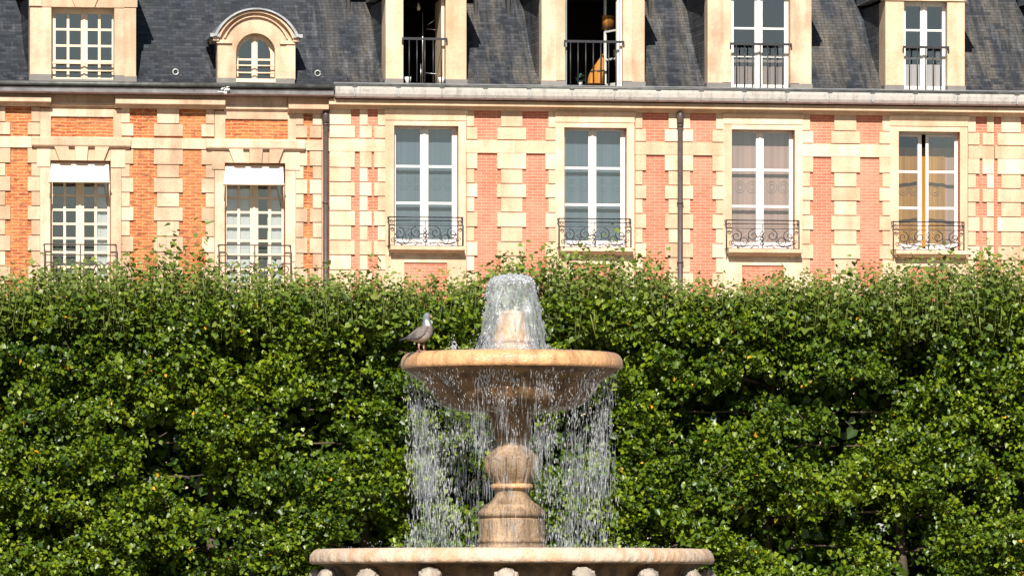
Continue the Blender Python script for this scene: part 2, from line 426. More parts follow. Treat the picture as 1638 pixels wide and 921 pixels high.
JT = .02
def quoins(H, cols, vs, first_wide=True, w=.05):
    for k in range(len(vs) - 1):
        v1, v0 = vs[k], vs[k+1]; wide = (k % 2 == 0) == first_wide
        for lw, ln, rw, rn in cols:
            q = H.q.setdefault((lw, len(vs)), MB())
            a, c = (Ux(lw), Ux(rw)) if wide else (Ux(ln), Ux(rn))
            q.box(a, c, v0 + JT, v1, -.02, w + random.uniform(-.004, .005))

def window_grid(H, parent, u0, u1, v0, v1, w, cols, rows, mat, stile=.05, mid=None, rail=(.06, .09), mw=.022, arch=None, name='window', glass=True):
    """cols: list of (a, b) pane spans in u; rows: muntin heights"""
    b = MB()
    b.box(u0, cols[0][0], v0, v1, w-.06, w); b.box(cols[-1][1], u1, v0, v1, w-.06, w)
    b.box(cols[0][0], cols[-1][1], v1-rail[0], v1, w-.06, w-.002); b.box(cols[0][0], cols[-1][1], v0, v0+rail[1], w-.06, w-.002)
    for i in range(len(cols) - 1):
        g = cols[i+1][0] - cols[i][1]
        big = g > .08
        b.box(cols[i][1], cols[i+1][0], v0+rail[1], v1-rail[0], w-(.07 if big else .045), w+(.012 if big else -.008))
        if big:
            m = (cols[i+1][0] + cols[i][1]) / 2; b.box(m-.022, m+.022, v0+.02, v1-.02, w+.013, w+.035)
    for r in rows:
        for (a, c) in cols: b.box(a, c, r-mw, r+mw, w-.045, w-.009)
    o = b.build(name, mat, parent)
    if glass:
        g = MB(); g.pane(cols[0][0]-.01, cols[-1][1]+.01, v0+rail[1]-.01, v1-rail[0]+.01, w-.03); g.build('pane', M['glass'], o)
    return o

def curtain(u0, u1, v0, v1, w, mat, label, amp=.03, freq=7.0, medal=None, top=None):
    u0, u1 = u0 - w*.17, u1 - w*.17
    b = MB(); n = max(24, int((u1-u0) * 60)); vs = []; fs = []
    ph = random.random() * 6
    for i in range(n + 1):
        u = u0 + (u1-u0) * i / n
        d = amp * (math.sin(u * freq * 2 * math.pi / 1.0 + ph) + .5 * math.sin(u * freq * 4.3 + ph * 2))
        for v in (v0, (v0+v1)/2, v1): vs.append((u, -(w + d * (.7 if v == v1 else 1)), v))
    for i in range(n):
        for j in range(2): fs.append((i*3+j, (i+1)*3+j, (i+1)*3+j+1, i*3+j+1))
    b.add(vs, fs, 0, smooth=True)
    if medal:
        mm, pts, rr = medal
        for (cu, cv) in pts:
            cu -= w*.17
            for r1 in (rr, rr * .55):
                ring = [(cu + r1 * math.cos(t), -(w + amp * 1.8), cv + r1 * 1.15 * math.sin(t)) for t in np.linspace(0, 2*math.pi, 25)]
                b.tube(ring, rr * .06, 5, 1)
    o = b.build('curtain', [M[mat]] + ([M[medal[0]]] if medal else []))
    tag(o, label, 'curtain', 'curtains behind the windows'); return o

def scroll(cu, cv, r, w, turns=1.4, start=0, sgn=1, n=18):
    return [(cu + r * (1 - .78 * t) * math.cos(start + sgn * turns * 2 * math.pi * t), -w, cv + r * (1 - .78 * t) * math.sin(start + sgn * turns * 2 * math.pi * t)) for t in np.linspace(0, 1, n)]

# ---- the house on the left
HL = House('townhouse', -150, 523, 'orange brick house with small-paned beige windows and white awnings', 'stone_l', 'brick_l')
HM = House('townhouse', 523.5, 1590, 'salmon brick house with four tall white windows and iron scroll balconies behind the fountain', 'stone_m', 'brick_m')
HR = House('townhouse', 1590.5, 2260, 'narrow strip of cream stone and salmon brick house past the last tall window', 'stone_m', 'brick_m')

lv = [Vy(y, 45) for y in (237.5, 262, 283, 307, 330, 352.5, 377, 402.5, 426, 450, 474, 498, 522)]
lcols = [(-150, -150, -78, -84), (-40, -34, 16, 8), (44, 50, 63.5, 63.5), (194, 194, 213, 207), (246, 251, 292, 286), (322, 329, 342, 342), (473, 473, 491, 485), (495, 500, 514, 514)]
quoins(HL, lcols, lv)
lf = [Vy(y, 230) for y in (174, 198.5, 219)]
quoins(HL, lcols, lf, False)
b = MB(); b.box(Ux(515), Ux(523), lv[-1], lf[0], -.02, .03); b.build('edge_strip', M['stone_l'], HL.root)
def y_l(y, px=128): return Vy(y, px)
# string course and frieze around the brick panels over the windows
for (a, c, ya, yb, px) in ((-150, 52, 218, 236, 20), (208.5, 333, 221, 238, 270), (487.5, 523, 224, 241, 500)):
    b = MB(); b.box(Ux(a), Ux(c), Vy(yb, px), Vy(ya, px) - .004, -.02, .055); b.build('string_course', M['stone_l'], HL.root)
def left_window(x0, x1, dy, label_no):
    o = x0 - 80                                      # offset of this bay from the first one
    X = lambda p: Ux(p + o)
    px = 128 + o
    V = lambda y: Vy(y + dy, px)
    t = MB()
    u0, u1 = X(80), X(177); vt, vb = V(257), Vy(470, 100)
    HL.holes.append((u0, u1, vb, vt))
    for a, c in ((64, 80), (177, 193.5)): t.box(X(a), X(c), V(470), V(268), -.02, .045)
    for a, c in ((59, 80), (177, 200)): t.box(X(a), X(c), V(268)+.004, V(238.5), -.02, .07)
    t.box(X(80), X(177), V(257), V(238.5), -.02, .062)
    t.mould(X(53), X(207), [(-.02, V(238)), (.09, V(238)), (.12, V(235.5)), (-.02, V(235.5))])
    t.mould(X(50), X(208), [(-.02, V(235)), (.15, V(235)), (.17, V(233)), (.17, V(222)), (.14, V(219.5)), (-.02, V(219.5))])
    for a, c, d, e in ((86, 108.4, 112, 94.5), (119, 140, 138.3, 120.2), (151.4, 173.5, 165, 149.5)):
        t.prism([(X(e), V(257.2)), (X(d), V(257.2)), (X(c), V(235.2)), (X(a), V(235.2))], .05, .145)
    # panel over the window
    t.box(X(64), X(81), V(219), V(175), -.02, .05); t.box(X(181), X(194), V(219), V(175), -.02, .05)
    t.box(X(81), X(181), V(187), V(175), -.02, .05)
    t.build('window_surround', M['stone_l'], HL.root)
    cols = [(X(85.5), X(103)), (X(107), X(123)), (X(136), X(152.5)), (X(157), X(173.5))]
    rows = [V(y) for y in (288, 311.5, 334.5, 357, 380, 402.5, 426, 449)]
    wd = window_grid(HL, HL.root, u0, u1, vb, vt, -.26, cols, rows, M['paint_b'], mw=.024)
    wd['label'] = 'small-paned beige French window'
    # awning
    b = MB(); wo_, wi = .34, -.08
    ua, uc = Ux(79 + o, wo_), Ux(175 + o, wo_)
    ya, yb = V(260), Vy(287 + dy, px, wo_); yc = Vy(291 + dy, px, wo_)
    b.hexa([(ua,-wo_,yb-.02),(uc,-wo_,yb-.02),(X(176)-.02,-wi,ya-.02),(X(81)+.02,-wi,ya-.02),(ua,-wo_,yb),(uc,-wo_,yb),(X(176)-.02,-wi,ya),(X(81)+.02,-wi,ya)])
    b.box(ua, uc, yc, yb+.003, wo_-.004, wo_+.006)
    aw = b.build('awning', M['awning'], HL.root)
    b = MB(); b.tube([(ua-.02, -wo_, yc), (uc+.02, -wo_, yc)], .018, 8)
    for q, r_ in ((ua, X(81)), (uc, X(176))): b.tube([(q, -wo_, yc), (r_, .10, V(330))], .012, 6)
    b.build('awning_arms', M['paint_b'], aw)
    # balcony rail
    b = MB(); w = .24; ra, rc = Ux(71 + o, w), Ux(186 + o, w); r1, r2, r3 = (Vy(y + dy * .3, px, w) for y in (391, 408, 452))
    for vv in (r1, r2, r3): b.tube([(ra, .03, vv), (ra, -w, vv), (rc, -w, vv), (rc, .03, vv)], .016 if vv == r1 else .011, 6)
    for uu in (ra, rc, (ra+rc)/2): b.tube([(uu, -w, r1), (uu, -w, r3-.1)], .015, 6)
    k = (rc - ra) / 6
    for i in range(6):
        cu = ra + k * (i + .5); b.tube(scroll(cu, (r2+r3)/2+.02, .135, w, 1.5, R(90), 1 if i % 2 else -1, 22), .011, 5)
    b.build('balcony_railing', M['iron_b'], HL.root)
    return X, V, vb, vt
X1, V1, vb1, vt1 = left_window(80, 177, 0, 1)
curtain(X1(150), X1(179), vb1, vt1, -.36, 'cloth_white', 'white curtain drawn to one side in the awning window below the square dormer', .004)
X2, V2, vb2, vt2 = left_window(359, 455, 4, 2)
c2 = curtain(X2(78), X2(126), vb2, vt2, -.36, 'cloth_white', 'wide white curtain in the awning window beside the thin downpipe', .004)
c3 = curtain(X2(147), X2(180), vb2, vt2, -.36, 'cloth_white', 'narrow white curtain on the downpipe side of the same awning window', .004)

# cornice, gutter of the left house
def cornice(H, segs, y0s, px, stone):
    b = MB()
    for (a, c, deep, ys) in segs:
        top, f1, f0, bot = (Vy(y, px) for y in ys)
        w = .31 if deep else .13
        b.mould(Ux(a), Ux(c), [(-.02, bot), (w*.35, bot), (w*.55, f0-.01), (w-.03, f0-.005), (w, f0), (w, f1), (w*.7, f1+.004), (w*.55, top), (-.02, top)])
    return b.build('cornice', stone, H.root)
cornice(HL, [(-150, 80, 1, (150, 159.5, 166.5, 173)), (80.3, 182.5, 0, (151, 166, 171, 175)), (182.8, 358, 1, (150.5, 161, 168, 174)),
             (358.3, 459, 0, (153, 168, 173, 177)), (459.3, 523, 1, (153, 166, 173, 179))], 0, 230, M['stone_l'])
def gutter(H, a, c, pale):
    b = MB(); ua, uc = Ux(a), Ux(c); P = 230 if not pale else 800
    v = lambda y: Vy(y, P, .34)
    if not pale:
        n = 12; prof = [(.37 + .07 * math.cos(t), v(135.5) + .055 * math.sin(t)) for t in np.linspace(0, 2*math.pi, n, endpoint=False)]
        b.mould(ua, uc, prof, 0, smooth=True)
        b.mould(ua, uc, [(-.02, v(148.5)), (.31, v(148.5)), (.35, v(141)), (.30, v(140)), (-.02, v(136))], 1)
        b.mould(ua, uc, [(-.02, v(151.5)), (.43, v(151.5)), (.45, v(149.5)), (.43, v(148.7)), (-.02, v(148.7))], 2)
        b.box(ua, uc, v(136)+.004, v(131), -.05, .30, 0)
    else:
        b.mould(ua, uc, [(-.02, v(157.5)), (.33, v(157.5)), (.37, v(153)), (.40, v(146)), (.41, v(142)), (.38, v(141.5)), (-.02, v(141.5))], 3)
        b.mould(ua, uc, [(-.02, v(160.5)), (.43, v(160.5)), (.44, v(158)), (-.02, v(158))], 2)
        b.tube([(ua, -.36, v(139.5)), (uc, -.36, v(139.5))], .035, 8, 0)
        b.mould(ua, uc, [(-.05, v(141)), (.33, v(141)), (.31, v(137.5)), (.05, v(133)), (-.05, v(133))], 1)
        k = ua + .4
        while k < uc:                                # solder seams and clips
            b.box(k, k+.02, v(157), v(141), .32, .412, 1); b.box(k-.04, k+.06, v(142.5), v(140.5), .36, .425, 0); k += .93
    return b.build('gutter', [M['zinc_dk'], M['zinc'], M['lead_red'], M['zinc_pale']], H.root)
gutter(HL, -150, 531, False)
gutter(HM, 533, 1590, True); gutter(HR, 1590.3, 2260, True)

def downpipe(H, px, ytop, mat):
    b = MB(); u = Ux(px, .13)
    b.tube([(u, -.13, 0.15), (u, -.13, Vy(ytop+16, px))], .058, 10)
    b.tube([(u, -.13, Vy(ytop+16, px)), (u, -.13, Vy(ytop+12, px)), (u, -.13, Vy(ytop+3, px)), (u, -.15, Vy(ytop-4, px))], [.06, .075, .08, .06], 10)
    for y in (ytop+18, 325, 420): 
        v = Vy(y, px); b.tube([(u, -.13, v-.02), (u, -.13, v+.02)], .072, 10); b.box(u-.02, u+.02, v-.02, v+.02, 0, .1)
    b.build('downpipe', mat, H.root)
downpipe(HL, 521, 182, M['pipe']); downpipe(HM, 1088, 184, M['pipe'])

# ---- the house in the middle
mv = [Vy(y, 560) for y in (243, 269, 292, 314.5, 338, 362, 385.3, 408.5, 432.5, 456, 480, 504, 528)]
mcols = [(527, 527, 567, 561), (575, 575, 594, 587.5), (598, 604, 616, 616), (746, 746, 763, 758), (795, 801, 841, 835), (872, 877, 889, 889),
         (1016, 1016, 1033, 1027), (1063, 1069, 1108, 1103), (1139, 1145, 1158, 1158), (1283, 1283, 1300, 1295), (1329, 1334, 1375, 1369),
         (1406, 1411, 1424, 1424), (1548, 1548, 1566, 1560), (1571, 1578, 1589, 1589)]
mf = [Vy(y, 780) for y in (177, 204, 224.5)]
quoins(HM, mcols, mv); quoins(HM, mcols, mf, False)
rcols = [(1595, 1601, 1638, 1632), (1668, 1674, 1700, 1700), (1826, 1826, 1846, 1840), (1876, 1882, 1922, 1916), (1952, 1958, 1976, 1976), (2104, 2104, 2124, 2118), (2154, 2160, 2260, 2260)]
quoins(HR, rcols, mv); quoins(HR, rcols, mf, False)
sv0, sv1 = Vy(242.5, 560), mf[-1] - .004
for H, a, c in ((HM, 524, 616), (HM, 745.5, 889), (HM, 1015.5, 1158), (HM, 1282.5, 1424), (HM, 1548.5, 1589.5), (HR, 1591, 1700), (HR, 1826, 1976), (HR, 2104, 2260)):
    u = Ux(a); e = Ux(c); b = MB()
    while u < e - .01:                               # long string-course stones
        x = min(e, u + random.uniform(.8, 1.5)); x = e if e - x < .4 else x
        b.box(u, x - .004, sv0, sv1, -.02, .055); u = x
    b.build('string_course', H.stone, H.root)
def flatten(px): return px
cornice(HM, [(523.5, 1590, 1, (157.5, 164.5, 172, 178))], 0, 800, M['stone_m'])
cornice(HR, [(1590.3, 2260, 1, (157.5, 164.5, 172, 178))], 0, 800, M['stone_m'])

def mid_window(x0, x1, cols, ajar=False, HM=HM):
    px = (x0 + x1) / 2; dy = (px - 681) * .0097       # rows drop slightly towards the right
    V = lambda y, w=0.0: Vy(y, 681, w)
    X = lambda p: Ux(p)
    t = MB(); jl, jr = x0 - 14, x1 + 12
    u0, u1, vt, vb = X(x0), X(x1), V(201.5), V(394)
    HM.holes.append((u0, u1, vb, vt))
    lowv = mv[-1]
    t.box(X(jl), u0, vb, V(193), -.02, .045); t.box(u1, X(jr), vb, V(193), -.02, .045)
    t.box(u0, u1, vt, V(193), -.02, .045)
    t.box(X(jl)-.004, X(jr)+.004, V(193), V(184), -.02, .065)
    t.mould(X(jl-2), X(jr+2), [(-.02, V(184)), (.075, V(184)), (.09, V(182)), (.13, V(179)), (.13, V(176.5)), (-.02, V(176.5))])
    # sill, its bed moulding and brackets
    t.mould(X(x0-8), X(x1+8), [(-.3, V(402)), (.27, V(402)), (.30, V(400.5)), (.30, V(396)), (.27, V(394.5)), (-.3, V(394.5))])
    t.mould(X(x0-6), X(x1+6), [(-.02, V(405.5)), (.14, V(405.5)), (.24, V(402.2)), (-.02, V(402.2))])
    for a in (x0-1, x1-8): t.box(X(a), X(a+8), V(408), V(405.7), -.02, .12)
    # apron
    t.box(X(jl), X(x0+16), lowv, V(409)-.003, -.02, .04); t.box(X(x1-18), X(jr), lowv, V(409)-.003, -.02, .04)
    t.box(X(x0+16), X(x1-18), V(420), V(409)-.003, -.02, .038)
    t.box(X(jl), X(jr), V(409), vb-.002, -.02, .034)
    t.build('window_surround', M['stone_m'], HM.root)
    rows = [V(265.3), V(324)]
    C = [(X(a), X(c)) for a, c in cols]
    w = -.2
    if not ajar:
        wd = window_grid(HM, HM.root, u0, u1, vb, vt, w, C, rows, M['paint_w'], rail=(.055, .16), mw=.026)
    else:
        b = MB(); b.box(u0, u0+.03, vb, vt, w-.06, w); b.box(u1-.05, u1, vb, vt, w-.06, w); b.box(u0+.03, u1-.05, vt-.04, vt, w-.06, w-.002); b.box(u0+.03, u1-.05, vb, vb+.06, w-.06, w-.002)
        wd = b.build('window', M['paint_w'], HM.root)
        um = X(cols[0][1]) + .075
        for side, h, a, c, ang in ((0, u0+.03, C[0][0], C[0][1], 9.0), (1, u1-.05, C[1][0], C[1][1], -6.0)):
            def T(p, h=h, ang=ang):
                q = R(ang); du, dw = p[0] - h, -p[1] - w
                return (h + du * math.cos(q) + dw * math.sin(q), -(w + dw * math.cos(q) - du * math.sin(q)), p[2])
            l = MB(); l.T = T; g = MB(); g.T = T
            e0, e1 = (h+.003, c + .085) if side == 0 else (a - .06, h-.003)
            v0, v1 = vb+.065, vt-.045
            l.box(e0, a, v0, v1, w-.05, w-.003); l.box(c, e1, v0, v1, w-.05, w-.003)
            l.box(a, c, v1-.05, v1, w-.05, w-.005); l.box(a, c, v0, v0+.1, w-.05, w-.005)
            for r in rows: l.box(a, c, r-.026, r+.026, w-.045, w-.01)
            lo = l.build('casement', M['paint_w'], wd)
            g.pane(a-.01, c+.01, v0+.09, v1-.04, w-.03); g.build('pane', M['glass'], wd)
    # iron balcony rail
    b = MB(); w = .25; ra, rc = Ux(x0-8, w), Ux(x1+7, w); v = lambda y: V(y, w)
    t1, t2, t3, t4 = v(347.5), v(353.5), v(361), v(393)
    b.tube([(ra, .02, t1), (ra, -w, t1), (rc, -w, t1), (rc, .02, t1)], .014, 6)
    for tt in (t2, t4): b.tube([(ra, .0, tt), (ra, -w, tt), (rc, -w, tt), (rc, .0, tt)], .010, 6)
    for uu in (ra, rc): b.tube([(uu, -w, t1), (uu, -w, t4-.06)], .014, 6)
    L = rc - ra; mid = (ra + rc) / 2; hgt = t3 - t4
    for sg in (-1, 1):
        f = lambda q: mid + sg * L * q
        b.tube([(f(.02), -w, t3), (f(.44), -w, t3)], .008, 5)
        b.tube(scroll(f(.13), t4+hgt*.66, .125, w, 1.3, R(90), -sg), .010, 5)
        b.tube(scroll(f(.36), t4+hgt*.62, .13, w, 1.3, R(90), sg), .010, 5)
        b.tube(scroll(f(.25), t4+hgt*.36, .12, w, 1.2, R(-90), sg), .009, 5)
        b.tube([(f(.13)+sg*.11, -w, t4+hgt*.6), (f(.19), -w, t4+hgt*.32), (f(.26), -w, t4+hgt*.12), (f(.34), -w, t4+hgt*.08), (f(.44), -w, t4+hgt*.3)], .009, 5)
        b.tube(scroll(f(.455), t1-.1, .05, w, 1.0, R(90), -sg, 10), .008, 5)
        b.tube(scroll(f(.44), t4+hgt*.3, .06, w, 1.2, 0, sg, 12), .008, 5)
        b.tube([(f(.05), -w, t4+.03), (f(.16), -w, t4+.10), (f(.28), -w, t4+.03), (f(.42), -w, t4+.10)], .008, 5)
    for q in (.25, .5, .75): b.tube(scroll(mid, t4+hgt*q, .055, w, 1.0, R(90), 1, 12), .010, 5)
    b.tube([(mid, -w, t4-.03), (mid, -w, t2)], .009, 5)
    b.build('balcony_railing', M['iron'], HM.root)
    return X, V, vb, vt
def meds(X, ps, V, y=292): return [(X(p), V(y)) for p in ps]
X, V, vb, vt = mid_window(630, 733, [(635, 674), (687, 725)])
curtain(X(628), X(737), vb, vt, -.38, 'sheer_grey', 'grey sheer curtain in the tall window nearest the thin downpipe of the small-paned house', .0025, 6, ('sheer_lace', meds(X, (645, 665, 697, 717), V), .11))
X, V, vb, vt = mid_window(902, 1002, [(906, 943.5), (956, 995)])
curtain(X(900), X(1006), vb, vt, -.38, 'sheer_grey', 'grey sheer curtain in the tall window below the dormer with the orange lampshade', .0025, 6, ('sheer_lace', meds(X, (915, 935, 965, 985), V), .11))
X, V, vb, vt = mid_window(1170, 1271, [(1173, 1212), (1224, 1265)])
curtain(X(1168), X(1275), vb, vt, -.38, 'sheer_pink', 'pinkish sheer curtain in the tall window with both sashes shut', .0025, 6, ('lace_pink', meds(X, (1184, 1203, 1235, 1254), V), .11))
X, V, vb, vt = mid_window(1437, 1535, [(1439, 1473), (1489, 1530)], True)
curtain(X(1435), X(1514), vb, vt-.3, -.60, 'sheer_ochre', 'ochre drape hanging behind the tall window with sashes ajar', .005, 5, ('lace_ochre', meds(X, (1447, 1464, 1497), V), .11))
curtain(X(1512), X(1539), vb, vt-.3, -.62, 'sheer_pink', 'pinkish curtain beside the ochre drape in the ajar window', .005, 5)

for x0 in (1712, 1990):                              # the next bays of the house on the right, beyond the picture
    X, V, vb, vt = mid_window(x0, x0+102, [(x0+4, x0+42), (x0+54, x0+95)], False, HR)

# ------------------------------------------------------------------ dormers
def dormer(H, xL, xl, xr, xR, H_y, style, ref=None, w0=.05):
    """stone dormer: px columns of outer and inner jamb edges, H_y = row of the top of the jambs"""
    px = (xl + xr) / 2; UL, Ul, Ur, UR = (Ux(p, w0) for p in (xL, xl, xr, xR))
    base = VE + .02; top = Vy(H_y, ref or px, w0); h = top - VE
    foot = base + .13
    b = MB(); st = 0
    rt = .62 if style == 'smooth' else .34
    b.box(UL, Ul, foot, top, -rt, w0, 0); b.box(Ur, UR, foot, top, -rt, w0, 0)
    b.box(UL-.02, Ul, base-.05, foot-.003, -.30, w0+.02, 1); b.box(Ur, UR+.02, base-.05, foot-.003, -.30, w0+.02, 1)
    if style == 'plain':                             # second, slightly set-back strip of each jamb
        wid = (Ul - UL)
        b.box(Ul-wid*.38, Ul-.004, foot+.01, top-.004, w0-.01, w0+.018, 0); b.box(Ur+.004, Ur+wid*.38, foot+.01, top-.004, w0-.01, w0+.018, 0)
    # cheeks of slate from the jambs back to the roof
    hs = [i * h / 8 for i in range(9)]
    for a, c, sp in ((UL+.02, UL+.10, -1), (UR-.10, UR-.02, 1)):
        for k in range(8):
            z0, z1 = VE + hs[k], VE + hs[k+1]; d0, d1 = rdepth(hs[k]) + .1, rdepth(hs[k+1]) + .1
            f = rt
            d0 = max(d0, f+.02); d1 = max(d1, f+.02)
            s0, s1 = sp * .10 * min(1, d0 / 1.2), sp * .10 * min(1, d1 / 1.2)
            b.hexa([(a,f+.001,z0),(c,f+.001,z0),(c+s0,d0,z0),(a+s0,d0,z0),(a,f+.001,z1),(c,f+.001,z1),(c+s1,d1,z1),(a+s1,d1,z1)], 2, .5)
    # entablature, side eaves and gable
    dp = rdepth(h + .35) + .2
    b.box(UL-.03, UR+.03, top+.003, top+.20, -.30, w0+.04, 0)
    b.box(UL-.01, UR+.01, top+.20, top+.24, -dp, w0+.05, 3)
    for a, c in ((UL-.16, UL+.05), (UR-.05, UR+.16)):
        b.mould(a, c, [(-dp-.1, top+.09), (w0+.14, top+.09), (w0+.17, top+.17), (w0+.17, top+.245), (-dp-.1, top+.245)], 3)
    m = (UL+UR)/2
    b.prism([(UL-.16, top+.25), (UR+.16, top+.25), (m, top+.25+(UR-UL)*.32)], -dp-1.3, w0+.1, 0)
    for sg, e in ((-1, UL-.2), (1, UR+.2)):
        z = top+.25; p = (UR-UL)*.32
        b.hexa([(e, -(w0+.17), z), (e, dp+1.3, z), (m, dp+1.3, z+p+.08), (m, -(w0+.17), z+p+.08),
                (e, -(w0+.17), z+.06), (e, dp+1.3, z+.06), (m, dp+1.3, z+p+.14), (m, -(w0+.17), z+p+.14)], 3)
    # sill
    b.box(Ul+.002, Ur-.002, base-.06, base+.03, -.35, w0+.05, 1)
    d = b.build('dormer', [M['stone_l'] if H is HL or style == 'plain' else M['stone_m'], M['stone_dk'], M['slate'], M['zinc']], H.root)
    H.rholes.append((Ul, Ur, VE, top))
    return d, Ul, Ur, base+.03, top

def guard(d, Ul, Ur, vtop, vbot, bars, mat='iron', w=.085):
    b = MB(); b.box(Ul-.03, Ur+.03, vtop-.025, vtop+.025, w-.015, w+.015)
    for u in bars: b.tube([(u, -w, vbot-.04), (u, -w, vtop-.02)], .014, 6)
    b.box(Ul-.01, Ur+.01, vbot-.05, vbot-.02, w-.012, w+.012)
    for u in (Ul-.02, Ur+.02): b.box(u-.015, u+.015, vtop-.1, vtop-.03, .05, w+.014)
    return b.build('railing', M[mat], d)

# left house: square dormer with small panes
D1, a, c, vb, vt = dormer(HL, 48, 82, 183, 217, -8, 'left')
b = MB(); P = lambda y: Vy(y, 130, .05)
b.box(Ux(48), Ux(217), P(12), P(-8)+.002, -.28, .07, 0); b.prism([(Ux(120), P(12.3)), (Ux(150), P(12.3)), (Ux(158), P(-7)), (Ux(112), P(-7))], .06, .12)
b.box(Ux(46), Ux(66), P(11), P(-8), .05, .10); b.box(Ux(198), Ux(219), P(11), P(-8), .05, .10)
b.box(Ux(198), Ux(217), P(122), P(11)-.004, .04, .075)
b.build('lintel', M['stone_l'], D1)
cols = [(Ux(p, -.2), Ux(q, -.2)) for p, q in ((89, 107), (111, 129.5), (140, 157), (161, 179))]
rows = [Vy(y, 130, -.2) for y in (47.5, 73.5, 98)]
window_grid(HL, D1, a, c, vb, P(12), -.22, cols, rows, M['paint_b'], rail=(.12, .06), mw=.024)
b = MB()
for y in (100.8, 112.5): b.tube([(a-.01, .10, P(y)), (c+.01, .10, P(y))], .020, 6)
b.build('guard_bar', M['paint_b'], D1)

# left house: small round-arched dormer
def arch_poly(cu, hw, vbase, vspring, rise, n=18):   # list of points, left foot over the top to the right foot
    Rr = (hw*hw + rise*rise) / (2*rise); cz = vspring + rise - Rr; a0 = math.asin(min(1, hw / Rr))
    if rise > hw: a0 = math.pi - a0
    return [(cu-hw, vbase)] + [(cu + Rr*math.sin(t), cz + Rr*math.cos(t)) for t in np.linspace(-a0, a0, n)] + [(cu+hw, vbase)]
def arch_plate(b, outer, inner, w0, w1, mi=0):
    n = len(outer)
    for i in range(n - 1):
        p, q, r_, s_ = outer[i], outer[i+1], inner[i+1], inner[i]
        b.hexa([(s_[0],-w1,s_[1]),(r_[0],-w1,r_[1]),(r_[0],-w0,r_[1]),(s_[0],-w0,s_[1]),(p[0],-w1,p[1]),(q[0],-w1,q[1]),(q[0],-w0,q[1]),(p[0],-w0,p[1])], mi, .5)
b = MB(); w0 = .05; cu = Ux(409, w0); K = 133 / F * 1.0
P = lambda y: Vy(y, 409, w0)
hw = (Ux(470, w0) - Ux(348, w0)) / 2; hi = (Ux(441, w0) - Ux(378, w0)) / 2
foot = VE + .06
inner = arch_poly(cu, hi, foot, P(85), hi)
outer = arch_poly(cu, hw, foot, P(62), P(20) - P(62))
arch_plate(b, outer, inner, -.28, w0, 0)
b.box(cu-hw-.02, cu-hi, VE-.03, VE+.12, w0+.002, w0+.02, 1); b.box(cu+hi, cu+hw+.02, VE-.03, VE+.12, w0+.002, w0+.02, 1)
for (o1, i1, wa) in ((1.03, .95, .13), (.84, .80, .075)):
    oo = arch_poly(cu, hw*o1, P(62), P(62)+.01, (P(20)-P(62))*o1); ii = arch_poly(cu, hw*i1, P(62), P(62)+.01, (P(20)-P(62))*i1)
    arch_plate(b, oo, ii, w0-.02, w0+wa, 0)
oo = arch_poly(cu, hw*1.12, P(60), P(60)+.01, P(15)-P(60)); ii = arch_poly(cu, hw*1.04, P(60), P(60)+.01, P(17.5)-P(60))
arch_plate(b, oo, ii, -2.1, w0+.2, 3)
for sg in (-1, 1):
    e = cu + sg*hw
    b.box(min(e-.02*sg, e+.17*sg), max(e-.02*sg, e+.17*sg), P(61), P(55.5), -.9, w0+.17, 3)
    b.box(min(e-.02*sg, e+.10*sg), max(e-.02*sg, e+.10*sg), P(66.5), P(61)-.003, -.8, w0+.10, 0)
    b.box(min(e+.02*sg, e-.30*sg), max(e+.02*sg, e-.30*sg), P(70.5), P(65), -.1, w0+.06, 0)
    a_, c_ = sorted((e-.03*sg, e-.10*sg))
    for k in range(8):
        z0, z1 = VE + k*.13, VE + (k+1)*.13; d0, d1 = max(.30, rdepth(k*.13)+.1), max(.30, rdepth((k+1)*.13)+.1)
        b.hexa([(a_,.281,z0),(c_,.281,z0),(c_,d0,z0),(a_,d0,z0),(a_,.281,z1),(c_,.281,z1),(c_,d1,z1),(a_,d1,z1)], 2, .5)
b.box(cu+hw-.16, cu+hw+.03, VE+.1, P(70.5)-.003, -.2, w0+.02, 0)
D2 = b.build('dormer', [M['stone_l'], M['stone_dk'], M['slate'], M['zinc']], HL.root)
HL.rholes.append((cu-hi, cu+hi, VE, P(60)))
b = MB(); w = -.2
inn = arch_poly(cu, hi-.075, foot+.02, P(88), hi-.06); out = arch_poly(cu, hi+.04, foot-.02, P(85), hi+.05)
arch_plate(b, out, inn, w-.06, w)
b.box(cu-.062, cu+.062, foot, P(57), w-.05, w+.02); b.box(cu-.025, cu+.025, foot, P(57), w+.021, w+.04)
b.box(cu-hi+.05, cu+hi-.05, P(95.5), P(92.5), w-.04, w-.01); b.box(cu-hi+.05, cu+hi-.05, foot, P(125), w-.05, w-.005)
wd = b.build('window', M['paint_b'], D2)
g = MB(); g.pane(cu-hi+.03, cu+hi-.03, foot+.05, P(58), w-.03); g.build('pane', M['glass'], wd)
b = MB()
for y in (104.5, 116): b.tube([(cu-hi-.01, .08, P(y)), (cu+hi+.01, .08, P(y))], .018, 6)
b.box(cu-hi, cu+hi, foot-.03, foot+.05, -.12, w0+.03)
b.build('guard_bar', M['paint_b'], D2)
# two small roof vents
for px, y in ((280, 117), (507, 119)):
    h = Vy(y, px, -.5) - VE; d = rdepth(h); u = Ux(px, -d); z = VE + h
    b = MB(); ring = [(u + .058*math.cos(t), d-.12, z + .01 + .058*math.sin(t)) for t in np.linspace(0, 2*math.pi, 17)]
    b.tube(ring, .018, 6, 0); b.tube([(u, d-.10, z+.02), (u, d+.15, z+.01)], .052, 12, 1); b.box(u-.14, u+.14, z-.075, z-.05, -d-.02, -d+.10, 0)
    b.build('roof_vent', [M['zinc'], M['dark_room']], HL.root)

